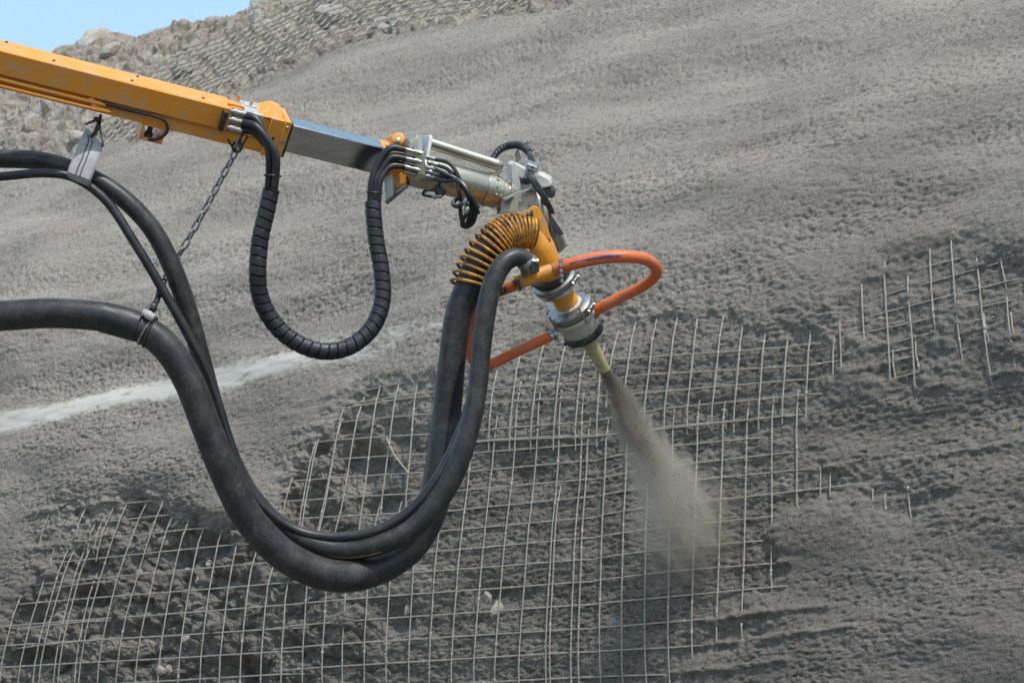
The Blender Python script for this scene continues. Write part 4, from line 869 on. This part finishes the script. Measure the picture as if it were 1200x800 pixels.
# webbing sling
sgt = thing('webbing_sling', W(105, 170, 7.45), 'grey webbing sling tied round the upper black hoses below the boom', 'strap')
def ribbon(rows_, th, mat, name):     # rows of (left px, right px) with depth
    vs, fs = [], []; n = 7
    for (xl, yl, xr, yr, d) in rows_:
        for k in range(n+1):
            f = k/n; bow = math.sin(f*math.pi)*.010
            vs.append(W(xl+(xr-xl)*f, yl+(yr-yl)*f, d-bow))
    m = len(rows_)
    for i in range(m-1):
        for k in range(n): fs.append((i*(n+1)+k, (i+1)*(n+1)+k, (i+1)*(n+1)+k+1, i*(n+1)+k+1))
    mb = MB(); mb.add(vs, fs); o = mb.build(name, mat, sgt); s = o.modifiers.new('s', 'SOLIDIFY'); s.thickness = th; s.offset = 0; return o
ribbon([(101,151,104,152,7.50),(98,156,113,163,7.47),(95,163,121,171,7.45),(91,172,118,180,7.43),(87,183,114,191,7.415),(82,193,110,202,7.405),(79,201,107,211,7.40),(80,208,105,218,7.42),(85,211,103,219,7.50)], .004, M['strap'], 'webbing')
for f in (.34, .52):
    pts = []
    for (xl, yl, xr, yr, d) in [(98,156,113,163,7.47),(95,163,121,171,7.45),(91,172,118,180,7.43),(87,183,114,191,7.415),(82,193,110,202,7.405),(79,201,107,211,7.40)]:
        pts.append(W(xl+(xr-xl)*f, yl+(yr-yl)*f, d-.013))
    MB().tube(pts, .7*U, 5).build('seam', M['strapline'], sgt)
p_, r_2 = spline([(117,146,7.48,1.3),(118,156,7.46,1.5),(120,166,7.45,1.4),(121,171,7.44,1.2)], .006); MB().tube(p_, r_2, 7).build('shackle', M['zinc'], sgt)
p_, r_2 = spline([(118,134,7.47,1.6),(117,140,7.47,2.2),(115,148,7.46,3.0),(111,156,7.45,2.6),(107,160,7.45,2)], .006); MB().tube(p_, r_2, 8).build('lashing', M['dark'], sgt)
p_, r_2 = spline([(100,146,7.47,1.2),(107,143,7.46,1.5),(115,140,7.45,2),(119,141,7.45,1.6)], .006); MB().tube(p_, r_2, 7).build('hook_pin', M['dark'], sgt)
m_ = MB(); m_.lathe(W(110,139,7.46), CR-CU*.3, [(0,2*U),(.006,3.4*U),(.018,3.4*U),(.024,2*U)], 8); m_.build('hook_nut', M['dark'], sgt)

# ------------------------------------------------------------------ the spray
s, t = cast(np.array([812.]), np.array([640.])); hitp = Vector(base(s, t, np.array([-.03]))[0][0])
jd = hitp - NZ; JL = jd.length; jd.normalize(); fx, fy, fz = frame_of(jd)
def JR(q): return .022 + .175*q**1.0 + .17*max(0, q-.5)
mb = MB(); prof = [(q*JL, JR(q)*1.25) for q in np.linspace(0, 1, 12)] + [(JL+.03, JR(1)*1.1), (JL+.06, JR(1)*.7)]
vs = []; n = 20
for z, r in prof:
    for k in range(n): a = 2*math.pi*k/n; vs.append(Vector((r*math.cos(a), r*math.sin(a), z)))
fs = [(i*n+k, i*n+(k+1) % n, (i+1)*n+(k+1) % n, (i+1)*n+k) for i in range(len(prof)-1) for k in range(n)] + [tuple(range(n))[::-1], tuple((len(prof)-1)*n+k for k in range(n))]
mb.add(vs, fs)
vm = bpy.data.materials.new('concrete_spray'); vm.use_nodes = True; t_ = vm.node_tree; t_.nodes.clear(); L = lambda a, b: t_.links.new(a, b)
out = t_.nodes.new('ShaderNodeOutputMaterial'); pv = t_.nodes.new('ShaderNodeVolumePrincipled'); L(pv.outputs[0], out.inputs['Volume'])
pv.inputs['Color'].default_value = (.64, .575, .49, 1); pv.inputs['Anisotropy'].default_value = .1
tc = N(t_, 'ShaderNodeTexCoord'); sp = N(t_, 'ShaderNodeSeparateXYZ'); L(tc.outputs['Object'], sp.inputs[0])
def MA(op, a, b=None, c=None, cl=False):
    n_ = N(t_, 'ShaderNodeMath', operation=op); n_.use_clamp = cl
    for i, v in enumerate((a, b, c)):
        if v is None: continue
        if isinstance(v, (int, float)): n_.inputs[i].default_value = v
        else: L(v, n_.inputs[i])
    return n_.outputs[0]
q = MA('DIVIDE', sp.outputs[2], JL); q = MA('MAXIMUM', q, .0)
r = MA('SQRT', MA('ADD', MA('MULTIPLY', sp.outputs[0], sp.outputs[0]), MA('MULTIPLY', sp.outputs[1], sp.outputs[1])))
jr = MA('ADD', MA('ADD', MA('MULTIPLY', MA('POWER', q, 1.0), .175), .022), MA('MULTIPLY', MA('MAXIMUM', MA('SUBTRACT', q, .5), 0), .17))
mp = N(t_, 'ShaderNodeMapping'); L(tc.outputs['Object'], mp.inputs[0]); mp.inputs['Scale'].default_value = (20, 20, 5)
nz_ = N(t_, 'ShaderNodeTexNoise', i_Scale=1.0, i_Detail=5.0, i_Roughness=.6); L(mp.outputs[0], nz_.inputs['Vector'])
rn = MA('ADD', MA('DIVIDE', r, jr), MA('MULTIPLY', MA('SUBTRACT', nz_.outputs[0], .5), 2.0))
fall = MA('POWER', MA('SUBTRACT', 1.0, rn, cl=True), 1.5, cl=True)
dz_ = MA('ADD', MA('MULTIPLY', MA('POWER', MA('SUBTRACT', 1.0, q, cl=True), 3.2), 250.0), 8.5)
cm = N(t_, 'ShaderNodeMix', data_type='RGBA'); cm.inputs[6].default_value = (.30, .255, .215, 1); cm.inputs[7].default_value = (.66, .61, .54, 1); L(MA('MULTIPLY', q, 1.9, cl=True), cm.inputs[0]); L(cm.outputs[2], pv.inputs['Color'])  # core near the nozzle coloured darker: self-shadow painted in, plus wetter mix
endf = MA('SUBTRACT', 1.0, MA('MULTIPLY', MA('SUBTRACT', q, .9, cl=True), 5), cl=True)
L(MA('MULTIPLY', MA('MULTIPLY', fall, dz_), endf), pv.inputs['Density'])
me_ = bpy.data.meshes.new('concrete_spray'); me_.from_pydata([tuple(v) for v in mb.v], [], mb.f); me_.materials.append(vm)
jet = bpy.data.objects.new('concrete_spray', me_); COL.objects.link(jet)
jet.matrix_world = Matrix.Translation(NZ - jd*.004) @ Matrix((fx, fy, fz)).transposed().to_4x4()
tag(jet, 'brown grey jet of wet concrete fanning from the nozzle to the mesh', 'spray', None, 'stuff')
dm = MB(); rr = random.Random(11); tet = [Vector((1,1,1)),Vector((1,-1,-1)),Vector((-1,1,-1)),Vector((-1,-1,1))]
for i in range(3800):
    q_ = rr.random()**2.2; rad = abs(rr.gauss(0, .36))*JR(q_); a = rr.uniform(0, 6.283); z = q_*JL*.93
    c = NZ + fz*z + (fx*math.cos(a)+fy*math.sin(a))*rad; sz = rr.uniform(.0005, .0016)*(1.4-q_*.7)
    e = fz*sz*rr.uniform(1, 4)
    dm.add([c+v*sz+e*(v.x) for v in tet], [(0,1,2),(0,3,1),(0,2,3),(1,3,2)])
tag(dm.build('spray_droplets', M['droplet'], None, smooth=False), 'fine wet concrete droplets flying inside the spray jet', 'droplets', None, 'stuff')
